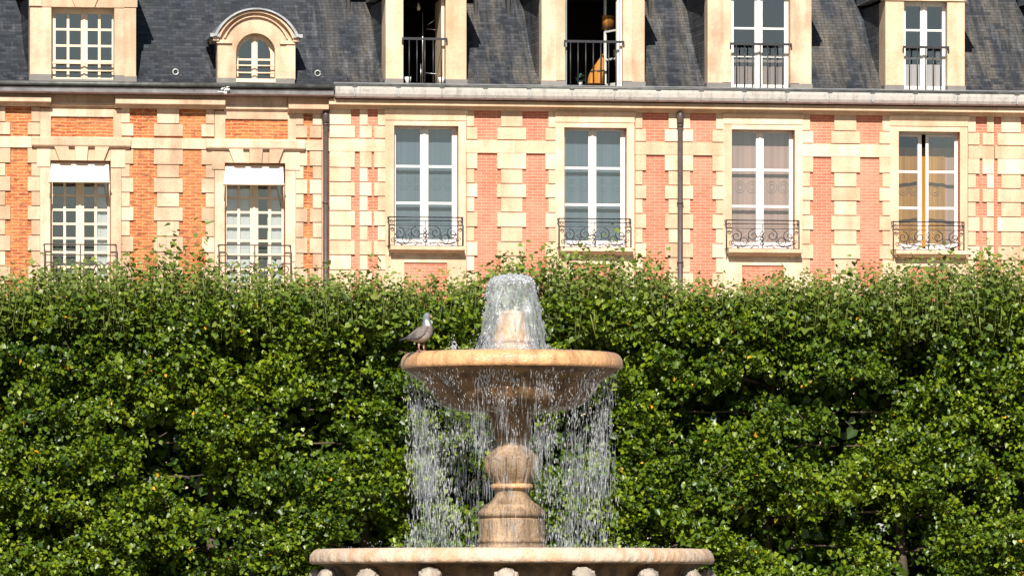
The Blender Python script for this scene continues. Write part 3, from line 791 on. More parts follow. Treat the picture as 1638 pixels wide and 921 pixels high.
# middle house dormers
D3, a3, c3_, vb, vt = dormer(HM, 617, 645, 713, 746, -3, 'smooth')
g3 = guard(D3, a3, c3_, Vy(62.5, 680, .08), vb, [Ux(p, .085) for p in (654.6, 667, 679.5, 693, 706)])
b = MB(); b.box(c3_-.07, c3_-.01, vb, vt, -1.1, -.12); b.box(c3_-.06, c3_-.01, vb, vb+.05, -1.1, -.12)
w3 = b.build('window', M['paint_b'], D3); w3['label'] = 'sash folded open into the room'
D4, a4, c4_, vb4, vt4 = dormer(HM, 866.5, 904, 996, 1031, -14, 'plain')
guard(D4, a4, c4_, Vy(67, 950, .08), vb4, [Ux(p, .085) for p in (912.6, 924.6, 937, 949, 961, 973.6, 985)])
b = MB(); ang = R(72); hu, hw_ = c4_-.05, -.14
def T(p): 
    du, dw = p[0] - hu, -p[1] - hw_
    return (hu + du*math.cos(ang) + dw*math.sin(ang), -(hw_ + dw*math.cos(ang) + du*math.sin(ang)), p[2])
b.T = T; lw = .62
b.box(hu-.05, hu, vb4, vt4, hw_-.04, hw_); b.box(hu-lw, hu-lw+.05, vb4, vt4, hw_-.04, hw_); b.box(hu-lw+.05, hu-.05, vb4, vb4+.1, hw_-.04, hw_)
for y in (92, 47): b.box(hu-lw+.05, hu-.05, Vy(y, 990)-.02, Vy(y, 990)+.02, hw_-.035, hw_-.005)
b.T = None; b.box(c4_-.045, c4_-.003, vb4, vt4, -.2, -.05); b.box(a4+.003, a4+.06, vb4, vt4, -.2, -.10, 1)
w4 = b.build('window', [M['paint_w'], M['paint_g']], D4); w4['label'] = 'white sash standing open into the dark room'
g = MB(); g.T = T; g.pane(hu-lw+.05, hu-.05, vb4+.1, vt4, hw_-.02); g.build('pane', M['glass'], w4)
D5, a5, c5_, vb5, vt5 = dormer(HM, 1132, 1169.5, 1264, 1298, -14, 'plain')
Q = lambda p: Ux(p, -.18)
W5 = window_grid(HM, D5, a5, c5_, vb5, vt5, -.18, [(Q(1173.5), Q(1207)), (Q(1219.5), Q(1254.5))], [Vy(y, 1215, -.18) for y in (46, 90.5)], M['paint_w'], rail=(.12, .09), mw=.022)
guard(D5, a5, c5_, Vy(71, 1215, .08), vb5, [Ux(p, .085) for p in (1178, 1191, 1204, 1216, 1228, 1240, 1252)])
D6, a6, c6_, vb6, vt6 = dormer(HM, 1416.5, 1446, 1515.4, 1543, 2, 'smooth')
W6 = window_grid(HM, D6, a6, c6_, vb6, vt6, -.18, [(Q(1448.5), Q(1472)), (Q(1482.5), Q(1507))], [Vy(y, 1480, -.18) for y in (49, 94)], M['paint_w'], rail=(.10, .10), mw=.022)
guard(D6, a6, c6_, Vy(76, 1480, .08), vb6, [Ux(p, .085) for p in (1455, 1467.5, 1481, 1493, 1505)])
# dormer of the house on the right, only the tip of its eaves reaches the picture
D7, a7, c7_, vb7, vt7 = dormer(HR, 1680, 1708, 1778, 1806, 2, 'smooth')
window_grid(HR, D7, a7, c7_, vb7, vt7, -.18, [(Q(1712), Q(1736)), (Q(1748), Q(1772))], [Vy(y, 1740, -.18) for y in (49, 94)], M['paint_w'], rail=(.10, .10))

HL.finish(Vy(150, 230)); HM.finish(Vy(157, 800)); HR.finish(Vy(157, 800))
# dark linings of the attic rooms behind the open dormers
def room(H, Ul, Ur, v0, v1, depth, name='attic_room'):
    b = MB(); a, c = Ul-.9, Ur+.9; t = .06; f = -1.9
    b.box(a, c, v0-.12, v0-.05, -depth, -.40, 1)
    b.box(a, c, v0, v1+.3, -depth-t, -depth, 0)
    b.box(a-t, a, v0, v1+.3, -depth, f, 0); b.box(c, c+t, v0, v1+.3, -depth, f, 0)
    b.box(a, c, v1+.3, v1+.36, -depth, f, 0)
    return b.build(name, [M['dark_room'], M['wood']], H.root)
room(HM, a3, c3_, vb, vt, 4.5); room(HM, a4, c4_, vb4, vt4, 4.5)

# things at the dormer windows
def pot(px, y, label, D, vb_):
    b = MB(); u = Ux(px, .0)
    b.lathe([(.0, vb_+.125), (.05, vb_+.125), (.055, vb_+.14), (.07, vb_+.14), (.068, vb_+.10), (.05, vb_+.005), (0, vb_+.005)], 20, 0, c=(u, .0))
    o = b.build('flower_pot', M['white']); tag(o, label, 'flower pot', 'white pots on the dormer sill'); return o
pot(652.5, 126, 'small white pot on the open dormer sill, next to the pillar nearer the arched dormer', D3, vb)
pot(706, 126, 'small white pot on the open dormer sill, below the folded-open sash', D3, vb)
# potted plant in the other open dormer
u = Ux(928, 0.0); e = tag(empty('potted_plant', (u, 0, vb4)), 'little green potted plant on the sill behind black bars', 'plant')
b = MB(); b.lathe([(0, vb4+.07), (.05, vb4+.07), (.055, vb4+.08), (.04, vb4+.003), (0, vb4+.003)], 16, 0, c=(u, 0)); b.build('pot', M['zinc'], e)
b = MB()
for i in range(46):
    a = random.uniform(0, 6.28); r0 = random.uniform(.02, .09); z = vb4 + random.uniform(.08, .24)
    p = Vector((u + r0*math.cos(a), r0*math.sin(a), z)); d = Vector((math.cos(a), math.sin(a), random.uniform(-.3, .8))).normalized() * .05; s = Vector((-d.y, d.x, 0)).normalized() * .02
    b.add([p, p+d*.5+s, p+d, p+d*.5-s], [(0, 1, 2, 3)], 0)
k = N('plant_green'); k.p(Base_Color=(.07, .22, .12), Roughness=.5); b.build('foliage', k.m, e)
# pendant lamp
w = -.75; u = Ux(973, w); z0, z1 = Vy(48, 973, w), Vy(26, 973, w)
e = tag(empty('pendant_lamp', (u, -w, z0)), 'orange drum lampshade hanging inside the dark open dormer', 'lamp')
b = MB(); b.lathe([(.135, z1), (.14, z0), (.133, z0+.004), (.13, z1), (.135, z1)], 28, 0, c=(u, -w)); b.lathe([(.142, z0+.07), (.142, z0+.04), (.136, z0+.04), (.136, z0+.07)], 28, 1, c=(u, -w))
b.build('lamp_shade', [M['orange'], M['iron_b']], e)
b = MB(); b.tube([(u, -w, z1-.05), (u, -w, z1+.9)], .006, 6)
for t in (0, 2.1, 4.2): b.tube([(u+.13*math.cos(t), -w+.13*math.sin(t), z1-.01), (u, -w, z1+.25)], .004, 5)
b.build('cord', M['iron'], e)
# orange cloth bundle behind the bars
w = -.30; P = lambda x, y: (Ux(x, w), Vy(y, x, w))
e = tag(empty('cloth_bundle', (Ux(953, w), -w, vb4)), 'orange cloth bundle narrowing to a point, strapped round its middle behind black bars', 'cloth bundle')
b = MB(); st_ = [(134, 952, 12.0), (128, 953, 12.2), (121, 954, 11.6), (114, 956, 10.2), (108, 958, 8.5), (102, 960, 6.5), (96, 962, 4.6), (91, 963.5, 2.6), (87, 964.5, .8)]
vs = []; fs = []; n = 20
for y, x, r_ in st_:
    cu_, cz_ = P(x, y); rr = r_ * .0133
    for j in range(n):
        t = 2*math.pi*j/n; q = rr * (1 + .10*math.sin(5*t+y*.1) + .06*math.sin(9*t))
        vs.append((cu_ + q*math.cos(t), -w + .8*q*math.sin(t), cz_))
for i in range(len(st_)-1):
    for j in range(n): fs.append((i*n+j, i*n+(j+1) % n, (i+1)*n+(j+1) % n, (i+1)*n+j))
b.add(vs, fs, 0, smooth=True); b.build('cloth', M['orange'], e)
b = MB(); cu_, cz_ = P(956, 114); b.tube([(cu_+.145*math.cos(t), -w+.12*math.sin(t), cz_+.012*math.cos(t)) for t in np.linspace(0, 2*math.pi, 25)], .016, 6); b.build('strap', M['iron_b'], e)
# steel rack and bare bulb in the first open dormer
w = -.9; P = lambda x, y: (Ux(x, w), -w, Vy(y, x, w))
e = tag(empty('metal_rack', P(690, 132)), 'thin metal rack of pole and slanting tubes in the dark open dormer', 'rack')
b = MB(); b.tube([P(676, 136), P(676, 20)], .014, 6); b.build('pole', M['steel'], e)
for p, q in (((682, 47), (714, 49)), ((680, 117), (712, 120)), ((684, 40), (700, 30))):
    b = MB(); b.tube([P(*p), P(*q)], .012, 6); b.build('crossbar', M['steel'], e)
for p, q, r_ in (((699, 74), (703, 85), .03), ((703, 87), (710, 104), .022), ((673, 136), (673, 103), .01)):
    b = MB(); b.tube([P(*p), P(*q)], r_, 8); b.build('slanting_tube', M['steel'], e)
w = -.7; e = tag(empty('light_bulb', (Ux(669.5, w), -w, Vy(17, 669, w))), 'bare white bulb hanging in the dark open dormer', 'bulb')
b = MB(); z = Vy(13, 669, w); u = Ux(669.5, w); b.lathe([(.0, z-.06), (.03, z-.05), (.04, z-.02), (.035, z+.02), (.018, z+.06), (.015, z+.1), (0, z+.1)], 16, 0, c=(u, -w)); b.build('bulb', M['white'], e)
b = MB(); b.tube([(u, -w, z+.1), (u, -w, z+1.2)], .006, 6); b.build('cord', M['iron'], e)
# half curtain in one closed dormer, painted pink reflection in the other
o = curtain(a6+.05, c6_-.05, vb6+.08, Vy(104, 1480, -.3), -.26, 'pinkish', 'pale half curtain across the bottom panes of the dormer with slender white sashes', .008, 5)
o = curtain(a5+.04, c5_-.04, vb5+.06, Vy(95, 1215, -.3), -.42, 'lace_pink', 'dull pink sheet standing in for the stone reflection low in the closed dormer above the pinkish sheers', .01, 5)
# scrap caught on the gutter
b = MB(); w = .40
for i in range(9):
    p = (Ux(360, w) + random.uniform(-.04, .04), -w + random.uniform(-.02, .03), Vy(146, 360, w) + random.uniform(-.08, .12))
    b.tube([p, (p[0]+random.uniform(-.08, .08), p[1], p[2]+random.uniform(-.03, .07))], .02, 6)
b.tube([(Ux(348, w), -w, Vy(147, 348, w)), (Ux(361, w), -w, Vy(148, 361, w))], .012, 5)
tag(b.build('rag', M['white']), 'scrap of white rag caught on the dark gutter below the arched dormer', 'rag')

# ------------------------------------------------------------------ hedge
def vnoise(x, y, seed):
    r = np.random.default_rng(seed).random((256, 256))
    xi = np.floor(x).astype(int); yi = np.floor(y).astype(int); fx = x - xi; fy = y - yi
    fx = fx*fx*(3-2*fx); fy = fy*fy*(3-2*fy); g = lambda a, c: r[a % 256, c % 256]
    return (g(xi, yi)*(1-fx) + g(xi+1, yi)*fx)*(1-fy) + (g(xi, yi+1)*(1-fx) + g(xi+1, yi+1)*fx)*fy
def fbm(x, y, seed, o=3):
    s = 0; a = .5; t = 0
    for i in range(o): s = s + a*vnoise(x*2**i+17.3*i, y*2**i+5.1*i, seed+i); t += a; a *= .55
    return s / t
def leaves(name, C, D, Nn, L, rnd, mat, parent, wid=.84):
    """C positions, D tip directions, Nn face normals, L lengths (numpy arrays); one mesh of heart-shaped folded leaves"""
    D = D / np.linalg.norm(D, axis=1, keepdims=True)
    Sx = np.cross(D, Nn); Sx /= np.linalg.norm(Sx, axis=1, keepdims=True) + 1e-9
    Nn = np.cross(Sx, D); n = len(C)
    tmpl = np.array([[0, .08, 0], [-.42*wid, -.02, .10], [-.55*wid, .42, .12], [0, 1.0, -.12], [.55*wid, .42, .12], [.42*wid, -.02, .10]])
    cup = RNG.uniform(.3, 1.8, n)
    V = np.empty((n, 6, 3))
    for i in range(6):
        V[:, i] = C + L[:, None] * (Sx*tmpl[i, 0] + D*tmpl[i, 1] + Nn*(tmpl[i, 2]*cup)[:, None])
    V = V.reshape(-1, 3); lo, hi = V.min(0), V.max(0); c = np.array([(lo[0]+hi[0])/2, (lo[1]+hi[1])/2, lo[2]])
    me = bpy.data.meshes.new(name); me.vertices.add(n*6); me.vertices.foreach_set('co', (V - c).ravel())
    base = (np.arange(n)*6)[:, None]
    idx = np.concatenate([base + np.array([0, 3, 2, 1]), base + np.array([0, 5, 4, 3])], 1).ravel()
    me.loops.add(n*8); me.loops.foreach_set('vertex_index', idx.astype(np.int32))
    me.polygons.add(n*2); me.polygons.foreach_set('loop_start', (np.arange(n*2)*4).astype(np.int32))
    me.materials.append(mat)
    a = me.attributes.new('rnd', 'FLOAT', 'FACE'); a.data.foreach_set('value', np.repeat(rnd, 2).astype(np.float32))
    me.update(calc_edges=True); me.validate()
    o = bpy.data.objects.new(name, me); COL.objects.link(o); place(o, Vector(c), parent); return o

HED = empty('hedge', (0, 0, 0), 'house', YH)
tag(HED, 'tall clipped green hedge standing between the fountain and the houses', 'hedge')
XW = 11.0
zt = lambda y: EYE + (HY - y) * YH / F               # row -> height at the hedge
BODY = zt(492)
def surf(x, z):                                      # how deep the clipped face lies: dark hollows between tiers of branches
    n1 = fbm(x*1.0 + 40, z*1.45 + 9, 101, 3); n2 = fbm(x*2.7 + 3, z*4.2, 131, 2)
    p = np.clip((n1*.62 + n2*.38 - .515)*14.0, 0, 1)
    p = p * np.clip((BODY - .35 - z) / .8, 0, 1)
    return .25*fbm(x*.8, z*1.2, 77, 2) + 1.05*np.clip(fbm(x*3.2, z*5.2, 61, 2)-.40, 0, 1)*2 + p*2.0, p
nsp = 24600
sx = RNG.uniform(-XW, XW, nsp); sz = RNG.uniform(.35, BODY + .12, nsp)
ss, pp = surf(sx, sz)
keep = RNG.random(nsp) > pp*.86
sx, sz, ss, pp = sx[keep], sz[keep], ss[keep], pp[keep]
sy = ss + RNG.exponential(.16, len(sx)) - .05
k = 12; n = len(sx)
sdir = np.stack([RNG.normal(0, .8, n), -np.abs(RNG.normal(.7, .4, n)), RNG.normal(-.15, .4, n)], 1); sdir /= np.linalg.norm(sdir, axis=1, keepdims=True)
t = np.repeat(np.linspace(-.5, .5, k)[None], n, 0)*RNG.uniform(.25, .55, n)[:, None]
C = np.stack([sx, sy, sz], 1)[:, None] + sdir[:, None]*t[..., None] + RNG.normal(0, .045, (n, k, 3))
srn = RNG.normal(0, .16, n)[:, None] + .42 + .22*(fbm(sx*.7, sz*1.1, 55, 2)-.5)[:, None]*2
rn = np.clip(srn + RNG.normal(0, .16, (n, k)), 0, .97); yel = RNG.random((n, k)) > .9965; rn[yel] = 1.0
C = C.reshape(-1, 3); rn = rn.ravel(); n = len(C)
tilt = np.repeat(RNG.normal(0, .35, (len(sx), 3)), k, 0)
NN = np.array([0, -.30, .85]) + tilt + RNG.normal(0, .36, (n, 3))
DD = np.array([0, -.55, -.40]) + RNG.normal(0, .60, (n, 3))
LL = np.clip(RNG.lognormal(math.log(.064), .24, n), .038, .105)
# sparse inner and rear foliage
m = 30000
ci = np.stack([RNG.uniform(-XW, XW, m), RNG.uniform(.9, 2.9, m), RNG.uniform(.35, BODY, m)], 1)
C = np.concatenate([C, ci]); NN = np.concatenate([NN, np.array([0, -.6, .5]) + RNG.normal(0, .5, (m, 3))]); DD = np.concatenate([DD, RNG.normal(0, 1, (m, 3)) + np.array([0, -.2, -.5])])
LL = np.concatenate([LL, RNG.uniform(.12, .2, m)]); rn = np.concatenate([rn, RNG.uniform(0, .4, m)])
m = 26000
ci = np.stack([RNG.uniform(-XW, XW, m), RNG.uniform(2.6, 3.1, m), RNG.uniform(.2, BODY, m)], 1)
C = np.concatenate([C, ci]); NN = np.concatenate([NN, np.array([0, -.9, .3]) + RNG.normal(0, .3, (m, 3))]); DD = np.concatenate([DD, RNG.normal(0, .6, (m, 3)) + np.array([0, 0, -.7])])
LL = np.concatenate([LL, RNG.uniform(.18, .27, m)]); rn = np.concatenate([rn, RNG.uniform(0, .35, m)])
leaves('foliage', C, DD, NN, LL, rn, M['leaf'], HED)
# upright shoots along the top
pk = [(-200, 420), (0, 438), (40, 420), (90, 405), (150, 412), (205, 395), (232, 392), (262, 358), (285, 380), (322, 352), (345, 395), (400, 415), (440, 420), (480, 425), (510, 410), (545, 425), (575, 402), (600, 425), (640, 432), (700, 425), (740, 438),
      (775, 412), (800, 415), (830, 392), (860, 378), (880, 385), (900, 400), (930, 395), (970, 358), (990, 392), (1030, 385), (1050, 385), (1075, 410), (1100, 440), (1125, 428), (1150, 440), (1180, 430), (1230, 440), (1275, 412), (1310, 425), (1335, 412), (1370, 425), (1400, 402), (1440, 412), (1480, 400), (1530, 395), (1565, 376), (1590, 395), (1612, 372), (1640, 385), (1840, 390)]
bsx, bsy = np.array([(-200,430),(0,440),(90,425),(200,418),(260,415),(345,425),(450,430),(520,434),(640,440),(740,440),(800,425),(880,394),(960,402),(1040,398),(1100,438),(1180,442),(1270,428),(1400,417),(1480,406),(1560,392),(1640,392),(1840,394)], dtype=float).T
pkx = np.array([p[0] for p in pk]); pky = np.array([p[1] for p in pk])
tw = MB(); lc = []; ld = []; ln = []; ll = []; lr = []
def shoot(x, y, z0, z1, sp=.062, big=1.0):
    lean = Vector((random.gauss(0, .10), random.gauss(-.04, .10), 1)); pts = []; nn = 5
    bend = Vector((random.gauss(0, .06), random.gauss(0, .06), 0))
    for i in range(nn + 1):
        q = i / nn; p = Vector((x, y, z0)) + lean*(z1-z0)*q + bend*q*q; pts.append(p)
    tw.tube(pts, [.0052*(1-.75*i/nn) for i in range(nn+1)], 4, 0)
    L = z1 - z0; a = random.random()*6.28; d = .02
    while d < L:
        q = d / L; p = Vector((x, y, z0)) + lean*L*q + bend*q*q; a += 2.4 + random.gauss(0, .4)
        o = Vector((math.cos(a), math.sin(a), random.uniform(-.1, .5)))
        pet = random.uniform(.02, .07); lc.append(p + o*pet); ld.append(o + Vector((0, 0, random.uniform(-1.1, .1))))
        ln.append(Vector((random.gauss(0, .4), random.gauss(-.35, .4), .8))); ll.append(random.uniform(.065, .115)*(1.06-.45*q)*big); lr.append(min(.98, max(0, random.gauss(.42, .22)+.22*q)))
        d += sp*random.uniform(.7, 1.4)
for i in range(3450):
    x = random.uniform(-XW, XW); px = CX + x*108.7; y = random.uniform(.05, 2.3)
    topz = zt(np.interp(px, pkx, pky) + 14); z0 = BODY - random.uniform(.15, .5)
    base_top = zt(np.interp(px, bsx, bsy)) + random.gauss(0, .12); f = random.random()
    z1 = BODY + .1 + (base_top - BODY - .1)*random.uniform(.35, 1.0)
    if f > .93: z1 = BODY + (topz - BODY)*random.uniform(.7, 1.0)
    if z1 > z0 + .15: shoot(x, y, z0, z1)
for px, y in pk:                                     # the tall ones the photo shows
    for j in range(4):
        x = (px + random.gauss(0, 9) - CX) / 108.7; z1 = zt(y + (0 if j == 0 else random.uniform(6, 34)))
        if abs(x) < XW: shoot(x, random.uniform(.1, 1.2), BODY - .3, z1, .06, 1.45)
A = lambda q: np.array([tuple(v) for v in q])
leaves('shoot_foliage', A(lc), A(ld), A(ln), np.array(ll), np.array(lr), M['leaf_top'], HED)
for i in range(45):                                 # yellow-green twigs among the leaves near the top
    x = random.uniform(-XW, XW); z = BODY + random.uniform(-.5, .2); y = random.uniform(-.05, .25)
    tw.tube([(x, y, z), (x+random.gauss(0, .04), y-.02, z+random.uniform(.15, .4))], .009, 4, 0)
for i in range(100):                                 # brown twigs poking through
    x = random.uniform(-XW, XW); z = random.uniform(.8, BODY); y = random.uniform(-.05, .9)
    d = Vector((random.gauss(0, 1), random.gauss(-.2, .3), random.gauss(.3, .5))).normalized()*random.uniform(.12, .3)
    tw.tube([(x, y, z), Vector((x, y, z)) + d], .007, 4, 1)
tw.build('twigs', [M['twig'], M['bark']], HED)
for i in range(11):                                  # stems inside the hedge
    b = MB(); x = -10.5 + i*2.1 + random.uniform(-.2, .2); y = 1.5 + random.uniform(-.2, .2); pts = [(x, y, -.02), (x+.04, y, 1.6), (x-.05, y+.05, 3.2), (x+.08, y, 5.2)]
    b.tube(pts, [.11, .09, .075, .04], 10, 0)
    for z in np.arange(1.0, 5.4, .5):
        for sg in (-1, 1):
            b.tube([(x, y, z), (x+sg*.5, y-random.uniform(.2, .5), z+.12), (x+sg*.95, y-random.uniform(.3, .9), z+.1)], [.03, .022, .01], 6, 0)
    b.build('trunk', M['bark'], HED)

# ------------------------------------------------------------------ fountain
KF = YB / F                                          # metres per photo pixel at the fountain
fz = lambda y: EYE + (HY - y) * KF
def prof(pts): return [(r*KF, fz(y)) for r, y in pts]
def smooth_prof(pts, n=4):                           # Catmull-Rom through the outline
    P = [Vector((a, c)) for a, c in pts]; out = []
    for i in range(len(P) - 1):
        p0, p1, p2, p3 = P[max(0, i-1)], P[i], P[i+1], P[min(len(P)-1, i+2)]
        for j in range(n):
            t = j / n; out.append(tuple(.5*((2*p1)+(-p0+p2)*t+(2*p0-5*p1+4*p2-p3)*t*t+(-p0+3*p1-3*p2+p3)*t*t*t)))
    out.append(tuple(P[-1])); return out
FX = (818.7 - CX) * KF
FT = empty('fountain', (FX, YB, 0), 'world'); tag(FT, 'two-tiered weathered stone fountain running with water before the hedge', 'fountain')
def fpart(b, name, mats, parent=FT):
    for i, v in enumerate(b.v): b.v[i] = (v[0]+FX, v[1]+YB, v[2])
    return b.build(name, mats, parent, 'world')
b = MB()
lip = smooth_prof([(140, 574), (150, 568), (158, 565), (166, 565.2), (172, 568.5), (176.5, 575), (178, 582), (177.6, 587.5), (175.5, 590.5)], 3)
b.lathe(prof(lip), 128, 0)
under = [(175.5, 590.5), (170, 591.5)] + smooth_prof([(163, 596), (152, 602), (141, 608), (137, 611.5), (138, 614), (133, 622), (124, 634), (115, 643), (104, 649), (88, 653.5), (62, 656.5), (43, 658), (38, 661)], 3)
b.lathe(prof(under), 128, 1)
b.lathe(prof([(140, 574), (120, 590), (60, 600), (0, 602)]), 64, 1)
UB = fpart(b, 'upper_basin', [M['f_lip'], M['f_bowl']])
# shaft
b = MB()
b.lathe(prof(smooth_prof([(38, 659), (36.5, 664), (32.5, 671), (30, 681), (28, 692), (27, 701)], 3)), 64, 1)
b.lathe(prof(smooth_prof([(27, 701), (26.3, 707), (27.5, 713), (31, 719), (37, 725.5), (42, 729.5), (43.4, 731)], 3)), 64, 0)
lob = lambda i, t: .16*(abs(math.sin(7*t))**.3 - .9)*min(1, max(0, (i-1)/3.))
b.lathe(prof([(43.4, 731), (44, 731.6)] + smooth_prof([(44, 733), (43.8, 741), (42, 751), (38, 760), (33, 768), (29.5, 773.5)], 3)), 280, 0, lobes=lob)
b.lathe(prof(smooth_prof([(29, 773), (32.5, 774), (34, 777), (33.5, 780), (31, 781.5), (28, 782.5)], 3)), 64, 2)
b.lathe(prof(smooth_prof([(28, 782.5), (26.8, 786), (27, 792), (30, 797), (36, 803), (40, 805.5)], 3) + [(44.5, 807.5), (45, 811), (47, 811.8)] + smooth_prof([(49, 813), (53, 817), (54.5, 821), (53.8, 825), (51, 827.5)], 3) + [(50, 828), (50, 829.5), (52.5, 830.2), (53, 832), (53, 860), (54, 862), (55.5, 863), (55.5, 867), (54.2, 868), (54.2, 873), (56.5, 874), (56.5, 890)]), 96, 0)
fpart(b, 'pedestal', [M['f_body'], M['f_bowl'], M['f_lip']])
# nozzle on top
b = MB()
b.lathe(prof([(0, 496), (8, 496), (9, 498), (18, 498), (21, 499.5), (21, 502.5), (20, 504)] + smooth_prof([(20.5, 505), (24, 515), (27, 528), (29.5, 538), (32, 542)], 3) + [(34, 543.5), (34, 546.5), (31, 548.5), (30.5, 551), (33.5, 552), (34, 556), (34.5, 570), (36, 590)]), 64, 0)
fpart(b, 'nozzle', M['f_lip'])
# lower basin
b = MB()
rim = smooth_prof([(296, 884), (302, 879.5), (308, 878), (314, 879), (319.5, 884), (322.5, 890), (323.3, 896), (322, 900), (318, 902.2)], 3)
b.lathe(prof(rim), 640, 0, lobes=lambda i, t: .0016*math.sin(128*t + i*.55)*math.sin(3*t+1) + .0012*math.sin(61*t-i*.4))
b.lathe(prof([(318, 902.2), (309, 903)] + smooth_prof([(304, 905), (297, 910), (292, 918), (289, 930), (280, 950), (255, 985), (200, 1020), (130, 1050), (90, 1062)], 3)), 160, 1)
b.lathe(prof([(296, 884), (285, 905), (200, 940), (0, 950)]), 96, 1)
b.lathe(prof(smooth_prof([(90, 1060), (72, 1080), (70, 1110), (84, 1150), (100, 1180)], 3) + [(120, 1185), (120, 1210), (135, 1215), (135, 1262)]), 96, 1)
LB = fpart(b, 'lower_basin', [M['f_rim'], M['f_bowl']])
# lion heads under the rim
for i in range(16):
    a = R(-90 - 1.6 + 22.5*i + 0.0); ca, sa = math.cos(a), math.sin(a)
    b = MB(); rr = .112; vs = []; fs = []; nu, nv = 22, 14; rs = np.random.default_rng(200+i)
    for j in range(nv + 1):
        th_ = math.pi*j/nv
        for q in range(nu):
            ph = 2*math.pi*q/nu
            x, y, z = math.sin(th_)*math.cos(ph), math.sin(th_)*math.sin(ph), math.cos(th_)
            r_ = rr*(1 + .12*math.sin(7*ph + 2*j + i) * math.sin(th_) + rs.uniform(-.10, .10))
            if x > .55 and z < .35: r_ *= 1.0 + .45*(x-.55)/.45 * max(0, 1-abs(z+.25)*1.6)      # muzzle
            if x > .4 and .1 < z < .4 and .2 < abs(y) < .45: r_ *= .86                             # eye hollows
            vs.append((r_*x*.85, r_*y*1.0, r_*z*1.0))
        
    for j in range(nv):
        for q in range(nu): fs.append((j*nu+q, (j+1)*nu+q, (j+1)*nu+(q+1) % nu, j*nu+(q+1) % nu))
    cr, cz_ = 310*KF, fz(928.5) + rs.uniform(-.008, .008)
    vs = [(cr*ca + x*ca - y*sa, cr*sa + x*sa + y*ca, cz_ + z) for x, y, z in vs]
    b.add(vs, fs, 0, smooth=True)
    for sg in (-1, 1):                                # ears
        ex, ey, ez = .01, sg*.085, .05
        b.tube([(cr*ca + ex*ca - ey*sa, cr*sa + ex*sa + ey*ca, cz_+ez-.02), (cr*ca + (ex+.01)*ca - ey*1.1*sa, cr*sa + (ex+.01)*sa + ey*1.1*ca, cz_+ez+.03)], [.028, .016], 8)
    fpart(b, 'lion_head', M['f_lion'], LB)
# pool round the foot
b = MB(); b.lathe([(3.9, .5), (4.25, .52), (4.3, .44), (4.22, .40), (4.2, -.05)], 96, 0); b.lathe([(3.9, .5), (3.88, -.05)], 96, 0); fpart(b, 'pool_wall', M['f_rim'])
b = MB(); b.lathe([(3.885, .36), (.8, .36)], 96, 0); o = fpart(b, 'pool_water', M['pool'], None)
o['kind'] = 'structure'
b = MB(); b.lathe(prof([(299, 886), (50, 886)]), 96, 0); o = fpart(b, 'basin_water', M['pool'], None); o['kind'] = 'structure'
b = MB(); b.lathe(prof([(143, 570), (33, 570)]), 96, 0); o = fpart(b, 'basin_water', M['pool'], None); o['kind'] = 'structure'

# ------------------------------------------------------------------ water
def drops(name, P, Dv, Ln, Rd, mat, label):           # spindle-shaped drops and threads: P centres, Dv directions, lengths, radii
    n = len(P); Dv = Dv/np.linalg.norm(Dv, axis=1, keepdims=True)
    a = np.cross(Dv, np.array([.31, .95, .02])); a /= np.linalg.norm(a, axis=1, keepdims=True); c = np.cross(Dv, a)
    V = np.empty((n, 10, 3)); V[:, 0] = P - Dv*Ln[:, None]*.5; V[:, 9] = P + Dv*Ln[:, None]*.5
    for lv, (o, s) in enumerate(((-.12, .85), (.22, 1.0))):
        for j in range(4):
            t = j*math.pi/2 + lv*.4
            V[:, 1+lv*4+j] = P + Dv*(Ln*o)[:, None] + (a*math.cos(t) + c*math.sin(t))*(Rd*s)[:, None]
    fq = []
    for j in range(4):
        k = (j+1) % 4; fq += [(0, 1+k, 1+j, 1+j), (1+j, 1+k, 5+k, 5+j), (9, 5+j, 5+k, 5+k)]
    tri = np.array([(0, 1+(j+1) % 4, 1+j) for j in range(4)] + [(9, 5+j, 5+(j+1) % 4) for j in range(4)]); quad = np.array([(1+j, 1+(j+1) % 4, 5+(j+1) % 4, 5+j) for j in range(4)])
    base = (np.arange(n)*10)[:, None]
    it = (base + tri.ravel()).ravel(); iq = (base + quad.ravel()).ravel()
    me = bpy.data.meshes.new(name); cc = V.reshape(-1, 3); lo, hi = cc.min(0), cc.max(0); ce = np.array([(lo[0]+hi[0])/2, (lo[1]+hi[1])/2, lo[2]])
    me.vertices.add(n*10); me.vertices.foreach_set('co', (cc-ce).ravel())
    me.loops.add(len(it)+len(iq)); me.loops.foreach_set('vertex_index', np.concatenate([it, iq]).astype(np.int32))
    ls = np.concatenate([np.arange(n*8)*3, n*24 + np.arange(n*4)*4]); me.polygons.add(n*12); me.polygons.foreach_set('loop_start', ls.astype(np.int32))
    me.polygons.foreach_set('use_smooth', np.ones(n*12, dtype=bool))
    me.materials.append(mat); me.update(calc_edges=True)
    o = bpy.data.objects.new(name, me); COL.objects.link(o); o.location = ce; tag(o, label, 'water', kind='stuff'); return o
ctr = np.array([FX, YB, 0.0])
